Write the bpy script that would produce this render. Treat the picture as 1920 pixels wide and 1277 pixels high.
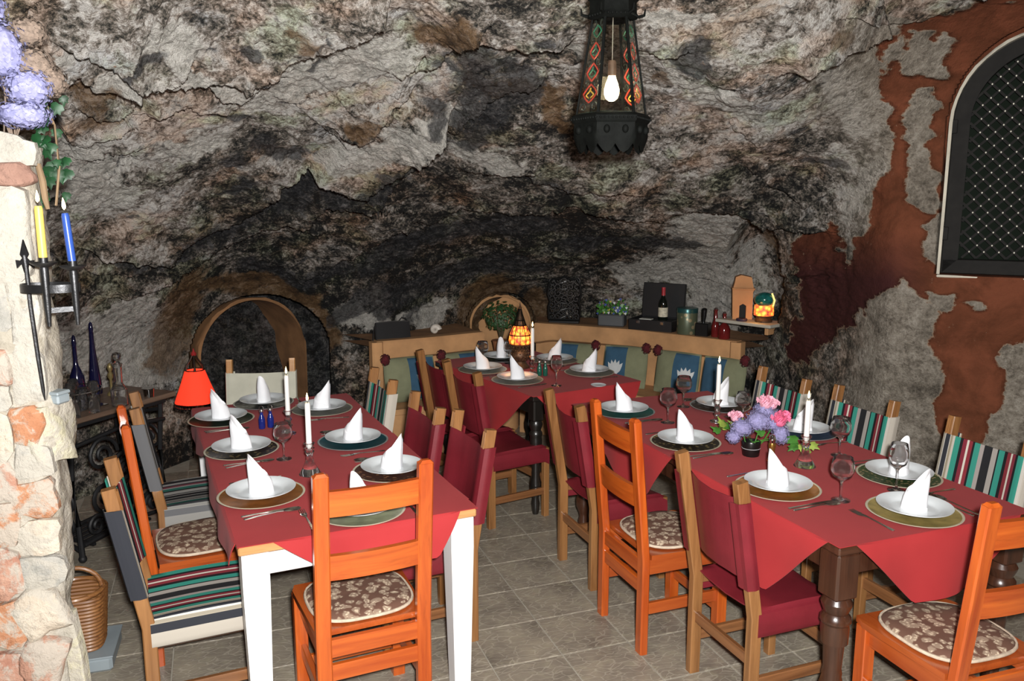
import bpy, bmesh, math, random
import numpy as np
from mathutils import Vector, Matrix
for o in list(bpy.data.objects): bpy.data.objects.remove(o)
S = bpy.context.scene
COL = S.collection
PI = math.pi
random.seed(7)

# ---------------------------------------------------------------- camera, sky, lights, exposure
cam_d = bpy.data.cameras.new('camera'); cam = bpy.data.objects.new('camera', cam_d); COL.objects.link(cam)
cam_d.sensor_width = 36.0; cam_d.lens = 36.0*1546/1920; cam_d.clip_start = .02
cam.location = (0, 0, 1.9); cam.rotation_euler = (PI/2-.17, 0, 0)
S.camera = cam
W = bpy.data.worlds.new('world'); S.world = W; W.use_nodes = True
W.node_tree.nodes['Background'].inputs[0].default_value = (.9, .95, 1, 1)
W.node_tree.nodes['Background'].inputs[1].default_value = .0
def lamp(name, kind, loc, energy, col=(1, 1, 1), size=.1, rot=(0, 0, 0)):
    d = bpy.data.lights.new(name, kind); d.energy = energy; d.color = col
    if kind == 'AREA': d.shape = 'DISK'; d.size = size
    else: d.shadow_soft_size = size
    o = bpy.data.objects.new(name, d); COL.objects.link(o); o.location = loc; o.rotation_euler = rot
    return o
lamp('camera_flash', 'AREA', (.07, -.05, 2.0), 240, (1, .985, .965), .09, (PI/2-.12, 0, 0))     # the photographer's flash
lamp('fill_light', 'AREA', (.2, .2, 2.75), 2, (1, .93, .82), 1.0, (.35, 0, 0))                 # weak soft fill added from above, no fixture there
S.view_settings.view_transform = 'Standard'; S.view_settings.look = 'None'
S.view_settings.exposure = 0.0; S.view_settings.gamma = 1.0; S.view_settings.use_curve_mapping = False

# ---------------------------------------------------------------- materials
def _new(name):
    m = bpy.data.materials.new(name); m.use_nodes = True
    return m, m.node_tree.nodes, m.node_tree.links, m.node_tree.nodes['Principled BSDF']
def rgb(c): return (c[0], c[1], c[2], 1)
def ramp(n, stops, interp='LINEAR'):
    r = n.new('ShaderNodeValToRGB'); cr = r.color_ramp; cr.interpolation = interp
    while len(cr.elements) < len(stops): cr.elements.new(.5)
    for e, (p, c) in zip(cr.elements, stops): e.position = p; e.color = rgb(c)
    return r
def coords(n, l, scale=(1, 1, 1), out='Object', rot=(0, 0, 0)):
    t = n.new('ShaderNodeTexCoord'); m = n.new('ShaderNodeMapping'); m.inputs['Scale'].default_value = scale
    m.inputs['Rotation'].default_value = rot
    l.new(t.outputs[out], m.inputs[0]); return m.outputs[0]
def noise(n, l, vec, scale, detail=4, rough=.55, dist=0):
    t = n.new('ShaderNodeTexNoise'); t.inputs['Scale'].default_value = scale; t.inputs['Detail'].default_value = detail
    t.inputs['Roughness'].default_value = rough; t.inputs['Distortion'].default_value = dist
    if vec is not None: l.new(vec, t.inputs['Vector'])
    return t.outputs['Fac']
def bump(n, l, h, b, strength=.3, dist=.01):
    k = n.new('ShaderNodeBump'); k.inputs['Strength'].default_value = strength; k.inputs['Distance'].default_value = dist
    l.new(h, k.inputs['Height']); l.new(k.outputs[0], b.inputs['Normal']); return k
def mixc(n, l, fac, a, b, mode='MIX'):
    x = n.new('ShaderNodeMix'); x.data_type = 'RGBA'; x.blend_type = mode
    for s, v in ((0, fac), (6, a), (7, b)):
        if isinstance(v, bpy.types.NodeSocket): l.new(v, x.inputs[s])
        elif s == 0: x.inputs[0].default_value = v
        else: x.inputs[s].default_value = rgb(v)
    return x.outputs[2]
def mathn(n, l, op, a, b=None, clamp=False):
    x = n.new('ShaderNodeMath'); x.operation = op; x.use_clamp = clamp
    for s, v in ((0, a), (1, b)):
        if v is None: continue
        if isinstance(v, bpy.types.NodeSocket): l.new(v, x.inputs[s])
        else: x.inputs[s].default_value = v
    return x.outputs[0]
def maprange(n, l, v, a, b, c=0, d=1, smooth=False):
    x = n.new('ShaderNodeMapRange'); x.clamp = True
    if smooth: x.interpolation_type = 'SMOOTHSTEP'
    l.new(v, x.inputs[0])
    for i, k in enumerate((a, b, c, d)): x.inputs[i+1].default_value = k
    return x.outputs[0]
def plain(name, c, rough=.5, metal=0, var=.12, scale=6, bs=0, bscale=60, coat=0, spec=.5):
    m, n, l, b = _new(name)
    v = coords(n, l)
    f = noise(n, l, v, scale, 4)
    lo = tuple(x*(1-var) for x in c); hi = tuple(min(1, x*(1+var)) for x in c)
    r = ramp(n, [(.3, lo), (.7, hi)]); l.new(f, r.inputs[0]); l.new(r.outputs[0], b.inputs['Base Color'])
    b.inputs['Roughness'].default_value = rough; b.inputs['Metallic'].default_value = metal
    b.inputs['Coat Weight'].default_value = coat; b.inputs['Coat Roughness'].default_value = .15
    b.inputs['Specular IOR Level'].default_value = spec
    if bs: bump(n, l, noise(n, l, v, bscale, 5, .65), b, bs, .004)
    return m
def wood(name, c1, c2, axis, rough=.35, coat=.3, freq=9):
    m, n, l, b = _new(name)
    sc = [freq*3, freq*3, freq*3]; sc[axis] = freq*.18
    oi = n.new('ShaderNodeObjectInfo'); v = coords(n, l, tuple(sc))
    ad = n.new('ShaderNodeVectorMath'); ad.operation = 'ADD'; l.new(v, ad.inputs[0])
    cm = n.new('ShaderNodeCombineXYZ'); r7 = mathn(n, l, 'MULTIPLY', oi.outputs['Random'], 37.0)
    for i in range(3): l.new(r7, cm.inputs[i])
    l.new(cm.outputs[0], ad.inputs[1])
    f = noise(n, l, ad.outputs[0], 1.0, 6, .6, .6)
    f2 = noise(n, l, ad.outputs[0], 4.5, 3, .6)
    r = ramp(n, [(.3, c1), (.5, tuple((a+b_)/2 for a, b_ in zip(c1, c2))), (.72, c2)]); l.new(f, r.inputs[0])
    dk = maprange(n, l, f2, .55, .75, 0, .35)
    l.new(mixc(n, l, dk, r.outputs[0], tuple(x*.45 for x in c1)), b.inputs['Base Color'])
    b.inputs['Roughness'].default_value = rough; b.inputs['Coat Weight'].default_value = coat; b.inputs['Coat Roughness'].default_value = .2
    bump(n, l, f2, b, .12, .002)
    return m
def emit(name, c, strength):
    m, n, l, b = _new(name)
    b.inputs['Base Color'].default_value = rgb(c); b.inputs['Emission Color'].default_value = rgb(c); b.inputs['Emission Strength'].default_value = strength
    return m
def glass(name, c=(1, 1, 1), rough=0.0, ior=1.45, milk=1.0):
    m, n, l, b = _new(name)
    b.inputs['Base Color'].default_value = rgb(c); b.inputs['Transmission Weight'].default_value = milk
    b.inputs['Roughness'].default_value = rough; b.inputs['IOR'].default_value = ior
    return m
STR = [(.00, (.50, .47, .42)), (.03, (.035, .25, .19)), (.10, (.012, .012, .014)), (.13, (.20, .03, .045)), (.17, (.62, .58, .50)), (.19, (.22, .03, .04)), (.24, (.014, .014, .016)),
       (.28, (.04, .27, .21)), (.35, (.012, .012, .014)), (.37, (.36, .33, .30)), (.43, (.02, .02, .022)), (.53, (.34, .30, .28)),
       (.58, (.04, .26, .2)), (.645, (.014, .014, .016)), (.665, (.23, .03, .04)), (.71, (.6, .56, .48)), (.73, (.2, .025, .04)), (.775, (.012, .012, .014)), (.80, (.035, .24, .18)),
       (.86, (.46, .42, .36)), (.885, (.28, .24, .17)), (.905, (.6, .57, .5)), (.915, (.03, .032, .04)), (.965, (.62, .6, .55)), (.975, (.36, .32, .25))]
GRY = [(.00, (.3, .29, .27)), (.06, (.02, .02, .022)), (.12, (.3, .29, .28)), (.17, (.03, .03, .035)), (.2, (.16, .04, .055)), (.24, (.3, .29, .28)), (.27, (.03, .14, .11)), (.34, (.02, .02, .022)),
       (.38, (.34, .33, .31)), (.46, (.03, .03, .033)), (.49, (.5, .49, .46)), (.51, (.02, .02, .022)), (.60, (.45, .44, .42)), (.62, (.02, .022, .024)), (.7, (.25, .24, .22)), (.78, (.02, .02, .022)),
       (.81, (.42, .4, .38)), (.85, (.03, .12, .10)), (.93, (.03, .03, .034)), (.97, (.3, .29, .27))]
def stripes(name, table, side):
    """stripes across the width; the fabric that wraps over the rails carries on with the side colours"""
    m, n, l, b = _new(name)
    v = coords(n, l); sx = n.new('ShaderNodeSeparateXYZ'); l.new(v, sx.inputs[0])
    dz = mathn(n, l, 'MAXIMUM', mathn(n, l, 'SUBTRACT', .432, sx.outputs[2]), 0.0)
    w_ = mathn(n, l, 'MULTIPLY', mathn(n, l, 'SIGN', sx.outputs[0]), dz)
    x = maprange(n, l, mathn(n, l, 'ADD', sx.outputs[0], w_), -.30, .30)
    tb = [(0, side[1]), (.05, side[0]), (.09, side[1]), (.13, side[0])]+[((p*.40+.10)/.6, c) for p, c in table]+[(.836, side[2]), (.895, side[0])]
    tb = tb[:32]
    r = ramp(n, tb, 'CONSTANT'); l.new(x, r.inputs[0]); l.new(r.outputs[0], b.inputs['Base Color'])
    b.inputs['Roughness'].default_value = .85; b.inputs['Specular IOR Level'].default_value = .2
    w = n.new('ShaderNodeTexWave'); w.inputs['Scale'].default_value = 90; l.new(v, w.inputs['Vector']); bump(n, l, w.outputs['Fac'], b, .25, .001)
    return m
def floral(name):
    m, n, l, b = _new(name)
    v = coords(n, l)
    d = n.new('ShaderNodeVectorMath'); d.operation = 'ADD'; l.new(v, d.inputs[0])
    nz = n.new('ShaderNodeTexNoise'); nz.inputs['Scale'].default_value = 26; l.new(v, nz.inputs['Vector'])
    s = n.new('ShaderNodeVectorMath'); s.operation = 'SCALE'; s.inputs['Scale'].default_value = .035; l.new(nz.outputs['Color'], s.inputs[0]); l.new(s.outputs[0], d.inputs[1])
    vo = n.new('ShaderNodeTexVoronoi'); vo.inputs['Scale'].default_value = 31; l.new(d.outputs[0], vo.inputs['Vector'])
    f = maprange(n, l, vo.outputs['Distance'], .40, .52, 1, 0)
    vo2 = n.new('ShaderNodeTexVoronoi'); vo2.inputs['Scale'].default_value = 95; l.new(d.outputs[0], vo2.inputs['Vector'])
    g = maprange(n, l, vo2.outputs['Distance'], .3, .5, 1, .35)
    l.new(mixc(n, l, mathn(n, l, 'MULTIPLY', f, g), (.13, .062, .04), (.62, .5, .36)), b.inputs['Base Color'])
    b.inputs['Roughness'].default_value = .9
    return m
def cloth_red():
    m, n, l, b = _new('red_tablecloth')
    v = coords(n, l)
    f = noise(n, l, v, 3, 3); r = ramp(n, [(.3, (.33, .023, .025)), (.7, (.395, .031, .033))]); l.new(f, r.inputs[0]); l.new(r.outputs[0], b.inputs['Base Color'])
    b.inputs['Roughness'].default_value = .8; b.inputs['Specular IOR Level'].default_value = .25
    b.inputs['Sheen Weight'].default_value = .05
    bump(n, l, noise(n, l, v, 420, 2), b, .12, .001)
    return m
def charger_mat(name, c, c2=None, metal=.3, rough=.35, scale=45):
    m, n, l, b = _new(name)
    v = coords(n, l)
    if c2 is not None:
        vo = n.new('ShaderNodeTexVoronoi'); vo.inputs['Scale'].default_value = scale; l.new(v, vo.inputs['Vector'])
        f = maprange(n, l, vo.outputs['Distance'], .28, .36)
        l.new(mixc(n, l, f, c2, c), b.inputs['Base Color'])
    else:
        f = noise(n, l, v, 18, 4); r = ramp(n, [(.35, tuple(x*.75 for x in c)), (.65, tuple(min(1, x*1.2) for x in c))]); l.new(f, r.inputs[0]); l.new(r.outputs[0], b.inputs['Base Color'])
    b.inputs['Metallic'].default_value = metal; b.inputs['Roughness'].default_value = rough
    return m
MAT = dict(
    leather=plain('dark_red_leather', (.17, .014, .022), .42, 0, .2, 5, .15, 160),
    oakz=wood('brown_oak_upright', (.17, .07, .022), (.36, .17, .06), 2), oakx=wood('brown_oak_cross', (.14, .055, .02), (.3, .13, .05), 0), oaky=wood('brown_oak_side', (.14, .055, .02), (.3, .13, .05), 1),
    orz=wood('orange_pine_upright', (.33, .046, .006), (.58, .12, .016), 2, .28, .6, 6), orx=wood('orange_pine_cross', (.33, .046, .006), (.58, .125, .016), 0, .28, .6, 6), ory=wood('orange_pine_side', (.3, .05, .01), (.45, .1, .02), 1, .28, .6, 6),
    dark=wood('dark_turned_wood', (.03, .011, .006), (.075, .028, .014), 2, .3, .4), darkx=wood('dark_wood_cross', (.03, .011, .006), (.075, .028, .014), 0, .3, .4),
    black=wood('blackened_wood', (.008, .007, .006), (.02, .016, .013), 2, .35, .4),
    pine=wood('pine_table_edge', (.42, .2, .07), (.6, .33, .13), 0, .4, .3), white=plain('white_painted_wood', (.8, .8, .8), .4, 0, .03),
    striped=stripes('striped_canvas', STR, ((.46, .42, .36), (.03, .032, .04), (.03, .032, .04))), greystripe=stripes('grey_striped_canvas', GRY, ((.3, .29, .27), (.03, .03, .033), (.14, .14, .145))), canvas=plain('pale_canvas', (.5, .49, .4), .9, 0, .08, 10, .2, 300),
    floral=floral('floral_cushion'), cushion_edge=plain('cushion_piping', (.55, .45, .34), .9, 0, .2, 40),
    red=cloth_red(), plate=plain('white_porcelain', (.72, .76, .78), .18, 0, .04, 20), linen=plain('white_linen', (.86, .87, .9), .85, 0, .02, 20, .1, 400),
    steel=plain('cutlery_steel', (.6, .58, .54), .22, 1, .1), chrome=plain('chrome', (.75, .75, .75), .1, 1, .02), iron=plain('wrought_iron', (.05, .05, .052), .4, .8, .3, 20, .3, 60),
    castiron=plain('black_cast_iron', (.008, .008, .009), .6, .0, .3, 20), glass=glass('clear_glass', milk=.99), wax=plain('white_wax', (.85, .84, .8), .4, 0, .02), yellow=plain('yellow_wax', (.85, .58, .12), .45, 0, .05), bluewax=plain('blue_wax', (.03, .08, .34), .3, 0, .08),
    wick=plain('wick', (.02, .015, .01), .9), flame=emit('flame', (1, .72, .28), 14), tipflame=emit('flame_core', (1, .9, .6), 20),
    cobalt=glass('cobalt_glass', (.02, .03, .35), .03), cobaltd=plain('dark_blue_glass', (.006, .006, .03), .06, 0, .1, 8, 0, 60, .6), greenglass=plain('green_glass', (.01, .09, .06), .1, 0, .1, 8, 0, 60, .6),
    plaster=plain('tan_plaster', (.50, .27, .12), .85, 0, .22, 5, .35, 40), plasterw=plain('lime_plaster', (.6, .56, .46), .9, 0, .18, 7, .5, 40), plasterb=plain('brown_plaster', (.26, .13, .055), .9, 0, .3, 6, .5, 40),
    blackfab=plain('black_cloth', (.006, .006, .007), .8), blackpaint=plain('black_lacquer', (.006, .006, .006), .3, 0, .2), gold=plain('gold_metal', (.6, .33, .08), .25, .9, .2, 20),
    olive=plain('olive_cotton', (.20, .21, .125), .95, 0, .12, 12, .2, 200), bluecot=plain('blue_cotton', (.035, .095, .16), .95, 0, .15, 12, .2, 200), whitecot=plain('white_applique', (.6, .62, .62), .95), pompon=plain('maroon_wool', (.09, .008, .012), .95, 0, .4, 60, .6, 120),
    leaf=plain('green_leaf', (.05, .17, .025), .4, 0, .4, 30), ivy=plain('dark_ivy_leaf', (.008, .05, .015), .5, 0, .6, 20), palegreen=plain('pale_leaf', (.25, .33, .06), .45, 0, .3, 20),
    hydra=plain('lilac_petals', (.26, .24, .43), .8, 0, .35, 60), lav=plain('dried_lavender_petals', (.30, .30, .52), .9, 0, .3, 50), dry=plain('dried_brown_petals', (.24, .18, .14), .9, 0, .4, 60), pink=plain('pink_petals', (.80, .16, .30), .7, 0, .3, 50), pale_pink=plain('pale_pink_petals', (.8, .4, .5), .7, 0, .25, 50),
    wicker=wood('brown_wicker', (.14, .05, .015), (.36, .16, .05), 0, .5, .2, 20), greybox=plain('grey_plastic', (.25, .29, .31), .5), tooltop=wood('grey_brown_plank', (.10, .06, .04), (.2, .13, .09), 1, .5, .1),
    windowwood=plain('dark_window_wood', (.010, .009, .008), .75, 0, .3, 20, 0, 60, 0, .25), soil=plain('soil', (.03, .02, .015), .95))
# ---------------------------------------------------------------- mesh helpers
class B:
    def __init__(s): s.v = []; s.f = []; s.mi = []; s.cur = 0
    def add(s, vs, fs):
        o = len(s.v); s.v += [tuple(p) for p in vs]; s.f += [tuple(i+o for i in f) for f in fs]; s.mi += [s.cur]*len(fs); return s
    def box(s, c, d, c_=.004, R=None):
        """chamfered box: centre c, size d"""
        hx, hy, hz = (x/2 for x in d); k = min(c_, hx*.6, hy*.6, hz*.6); vs = []; idx = {}
        for sx in (-1, 1):
            for sy in (-1, 1):
                for sz in (-1, 1):
                    for a in range(3):
                        p = [sx*hx, sy*hy, sz*hz]
                        for b in range(3):
                            if b != a: p[b] -= (sx, sy, sz)[b]*k
                        idx[(sx, sy, sz, a)] = len(vs); vs.append(Vector(p))
        fs = []
        for a in range(3):
            b, d_ = (a+1) % 3, (a+2) % 3
            for sg in (-1, 1):
                q = []
                for (u, w) in ((-1, -1), (1, -1), (1, 1), (-1, 1)):
                    t = [0, 0, 0]; t[a] = sg; t[b] = u; t[d_] = w; q.append(idx[(*t, a)])
                fs.append(q if sg > 0 else q[::-1])
            for u in (-1, 1):
                for w in (-1, 1):
                    e = []
                    for sg in (-1, 1):
                        t = [0, 0, 0]; t[a] = sg; t[b] = u; t[d_] = w; e.append((idx[(*t, b)], idx[(*t, d_)]))
                    q = [e[0][0], e[0][1], e[1][1], e[1][0]]
                    fs.append(q if u*w < 0 else q[::-1])
        for sx in (-1, 1):
            for sy in (-1, 1):
                for sz in (-1, 1):
                    t = [idx[(sx, sy, sz, a)] for a in range(3)]
                    fs.append(t if sx*sy*sz > 0 else t[::-1])
        M_ = R if R is not None else Matrix.Identity(3)
        return s.add([M_ @ p + Vector(c) for p in vs], fs)
    def sweep(s, pts, sec, cap=True, up=(0, 0, 1), scales=None):
        """sweep a closed 2-D section along a polyline"""
        P = [Vector(p) for p in pts]; n = len(sec); rings = []
        for i, p in enumerate(P):
            t = (P[min(i+1, len(P)-1)]-P[max(i-1, 0)]).normalized()
            a = Vector(up).cross(t)
            if a.length < 1e-4: a = Vector((1, 0, 0)).cross(t)
            if a.length < 1e-4: a = Vector((0, 1, 0))
            a.normalize(); b = t.cross(a); k = scales[i] if scales else 1
            rings.append([p+a*x*k+b*y*k for x, y in sec])
        o = len(s.v); vs = [q for r in rings for q in r]; fs = []
        for i in range(len(P)-1):
            for j in range(n):
                fs.append((i*n+j, i*n+(j+1) % n, (i+1)*n+(j+1) % n, (i+1)*n+j))
        if cap: fs += [tuple(range(n))[::-1], tuple((len(P)-1)*n+j for j in range(n))]
        return s.add(vs, fs)
    def tube(s, pts, r, n=8, up=(0, 0, 1)):
        rr = r if isinstance(r, (list, tuple)) else [r]*len(pts)
        return s.sweep(pts, [(math.cos(2*PI*j/n), math.sin(2*PI*j/n)) for j in range(n)], True, up, rr)
    def bar(s, pts, w, h, up=(0, 0, 1), k=.22):
        a, b = w/2, h/2; c = min(a, b)*k
        return s.sweep(pts, [(a, -b+c), (a, b-c), (a-c, b), (-a+c, b), (-a, b-c), (-a, -b+c), (-a+c, -b), (a-c, -b)], True, up)
    def lathe(s, prof, n=24, c=(0, 0, 0), a0=0):
        vs = []; fs = []; m = len(prof)
        for r, z in prof:
            for j in range(n):
                t = 2*PI*j/n+a0; vs.append((c[0]+r*math.cos(t), c[1]+r*math.sin(t), c[2]+z))
        for i in range(m-1):
            for j in range(n):
                fs.append((i*n+j, i*n+(j+1) % n, (i+1)*n+(j+1) % n, (i+1)*n+j))
        fs += [tuple(range(n))[::-1], tuple((m-1)*n+j for j in range(n))]
        return s.add(vs, fs)
    def prism(s, poly, h, M_=None):
        """poly in xy extruded along z by h, then transformed"""
        n = len(poly); M_ = M_ or Matrix.Identity(4)
        vs = [M_ @ Vector((x, y, 0)) for x, y in poly]+[M_ @ Vector((x, y, h)) for x, y in poly]
        fs = [tuple(range(n))[::-1], tuple(range(n, 2*n))]+[(i, (i+1) % n, n+(i+1) % n, n+i) for i in range(n)]
        return s.add(vs, fs)
    def grid(s, fn, nu, nv, closed=False):
        vs = [fn(i/(nu if closed else nu-1), j/(nv-1)) for i in range(nu) for j in range(nv)]; fs = []
        for i in range(nu if closed else nu-1):
            for j in range(nv-1):
                a = i*nv+j; b = ((i+1) % nu)*nv+j; fs.append((a, b, b+1, a+1))
        return s.add(vs, fs)
    def slab(s, fn, nu, nv):
        """closed sheet: fn(u,v,side) with side 0 / 1"""
        N = nu*nv; vs = [fn(i/(nu-1), j/(nv-1), k) for k in (0, 1) for i in range(nu) for j in range(nv)]; fs = []
        for i in range(nu-1):
            for j in range(nv-1):
                a = i*nv+j; b = (i+1)*nv+j; fs.append((a, b, b+1, a+1)); fs.append((N+a, N+a+1, N+b+1, N+b))
        for i in range(nu-1):
            for j in (0, nv-1):
                a = i*nv+j; b = (i+1)*nv+j; q = (a, N+a, N+b, b); fs.append(q if j == 0 else q[::-1])
        for j in range(nv-1):
            for i in (0, nu-1):
                a = i*nv+j; b = a+1; q = (a, b, N+b, N+a); fs.append(q if i == 0 else q[::-1])
        return s.add(vs, fs)
    def ball(s, c, r, nu=12, nv=8, sc=(1, 1, 1)):
        prof = [(max(1e-4, math.sin(PI*i/nv))*r, -math.cos(PI*i/nv)*r) for i in range(nv+1)]
        o = len(s.v); s.lathe(prof, nu)
        for i in range(o, len(s.v)): p = s.v[i]; s.v[i] = (c[0]+p[0]*sc[0], c[1]+p[1]*sc[1], c[2]+p[2]*sc[2])
        return s
    def ring(s, c, R, r, n=20, m=6, M_=None, arc=2*PI, a0=0):
        pts = []
        for i in range(n+1):
            t = a0+arc*i/n; p = Vector((R*math.cos(t), R*math.sin(t), 0)); pts.append((M_ @ p if M_ else p)+Vector(c))
        nrm = (M_ @ Vector((0, 0, 1))) if M_ else Vector((0, 0, 1))
        return s.tube(pts, r, m, nrm)
    def mesh(s, name, mats, ang=35):
        me = bpy.data.meshes.new(name); me.from_pydata(s.v, [], s.f); me.validate()
        for m in (mats if isinstance(mats, (list, tuple)) else [mats]): me.materials.append(m)
        if any(s.mi) and len(me.polygons) == len(s.mi): me.polygons.foreach_set('material_index', s.mi)
        bm = bmesh.new(); bm.from_mesh(me); bmesh.ops.recalc_face_normals(bm, faces=bm.faces); bm.to_mesh(me); bm.free()
        me.shade_smooth(); me.set_sharp_from_angle(angle=math.radians(ang)); me.update(); return me
    def build(s, name, mats, parent=None, ang=35, label=None):
        o = bpy.data.objects.new(name, s.mesh(name, mats, ang)); COL.objects.link(o)
        if parent is not None: o.parent = parent
        if label: o['label'] = label
        return o
def tag(o, label, cat, group=None):
    o['label'] = label; o['category'] = cat
    if group: o['group'] = group
    return o
def thing(name, label, cat, loc=(0, 0, 0), rz=0, group=None):
    o = bpy.data.objects.new(name, None); COL.objects.link(o); o.location = loc; o.rotation_euler = (0, 0, rz); o.empty_display_size = .05
    return tag(o, label, cat, group)
def struct(o): o['kind'] = 'structure'; return o
def dup(src, loc, rz, label, group=None, rx=None):
    r = src.copy(); COL.objects.link(r); r.location = loc; r.rotation_euler = rx or (0, 0, rz); r['label'] = label
    if group: r['group'] = group
    for ch in list(src.children):
        c = ch.copy(); COL.objects.link(c); c.parent = r
        for g in list(ch.children):
            d = g.copy(); COL.objects.link(d); d.parent = c
    return r
def mesh_thing(name, me, label, cat, loc, rz=0, group=None):
    o = bpy.data.objects.new(name, me); COL.objects.link(o); o.location = loc; o.rotation_euler = (0, 0, rz)
    return tag(o, label, cat, group)
def lerp(a, b, t): return a+(b-a)*t
def sm(x): x = min(1, max(0, x)); return x*x*(3-2*x)
# ---------------------------------------------------------------- cave profile: radius of the wall at each height, by compass angle
LV=np.array([0,.5,.9,1.25,1.6,1.9,2.15,2.4,2.6,2.78,2.9,3.0,3.04])
CO=[(-180,[3]*7+[2.9,2.7,2.3,1.7,.9,0]),(-120,[3]*7+[2.9,2.7,2.3,1.7,.9,0]),
(-90,[3.1,3.1,3.1,3.05,3,2.9,2.8,2.6,2.3,1.8,1.3,.7,0]),(-65,[3.6,3.6,3.6,3.5,3.3,3.1,2.85,2.55,2.2,1.75,1.3,.7,0]),
(-50,[4.2,4.2,4.1,3.9,3.6,3.3,2.95,2.6,2.2,1.7,1.25,.7,0]),(-38,[4.75,4.75,4.65,4.4,4.0,3.6,3.2,2.75,2.3,1.75,1.25,.7,0]),
(-30,[5.15,5.15,5.1,4.8,4.4,3.9,3.4,2.9,2.4,1.8,1.25,.7,0]),(-22,[5.6,5.6,5.55,5.4,4.9,4.2,3.6,3.05,2.5,1.85,1.3,.7,0]),
(-10,[5.5,5.5,5.48,5.42,5.05,4.4,3.8,3.2,2.6,1.9,1.3,.7,0]),(0,[6.3,6.3,6.25,5.9,5.2,4.5,3.9,3.2,2.6,1.9,1.3,.7,0]),
(12,[6.2,6.2,6.15,5.9,5.2,4.5,3.9,3.25,2.65,1.95,1.3,.7,0]),(20,[5.5,5.5,5.5,5.4,5.1,4.6,4.0,3.4,2.8,2.1,1.4,.7,0]),
(25,[4.75,4.75,4.75,4.72,4.62,4.4,4.1,3.7,3.2,2.5,1.7,.8,0]),(31,[4.12]*5+[4.12,4.08,3.98,3.8,3.4,2.7,1.2,0]),
(36,[4.14]*8+[4.05,3.8,3.2,1.5,0]),(43,[4.24]*8+[4.24,4.1,3.5,1.6,0]),(52,[4.47]*8+[4.47,4.3,3.6,1.7,0]),(65,[4.4]*8+[4.4,4.2,3.5,1.7,0]),
(90,[3.9]*8+[3.8,3.5,2.8,1.4,0]),(130,[3.3]*7+[3.2,3.0,2.6,1.9,.9,0]),(180,[3]*7+[2.9,2.7,2.3,1.7,.9,0])]
def pchip(x,y,xq):
    x=np.asarray(x,float);y=np.asarray(y,float)
    h=np.diff(x);d=np.diff(y,axis=0)/h.reshape(-1,*[1]*(y.ndim-1))
    m=np.zeros_like(y);m[0]=d[0];m[-1]=d[-1]
    w1=(2*h[1:]+h[:-1]).reshape(-1,*[1]*(y.ndim-1));w2=(h[1:]+2*h[:-1]).reshape(-1,*[1]*(y.ndim-1))
    ok=d[1:]*d[:-1]>0
    with np.errstate(all='ignore'): mm=(w1+w2)/(w1/d[:-1]+w2/d[1:])
    m[1:-1]=np.where(ok,mm,0)
    k=np.clip(np.searchsorted(x,xq)-1,0,len(h)-1)
    s=(xq-x[k])/h[k];s=s.reshape(-1,*[1]*(y.ndim-1));H=h[k].reshape(s.shape)
    return (2*s**3-3*s**2+1)*y[k]+(s**3-2*s**2+s)*H*m[k]+(-2*s**3+3*s**2)*y[k+1]+(s**3-s**2)*H*m[k+1]
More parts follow.
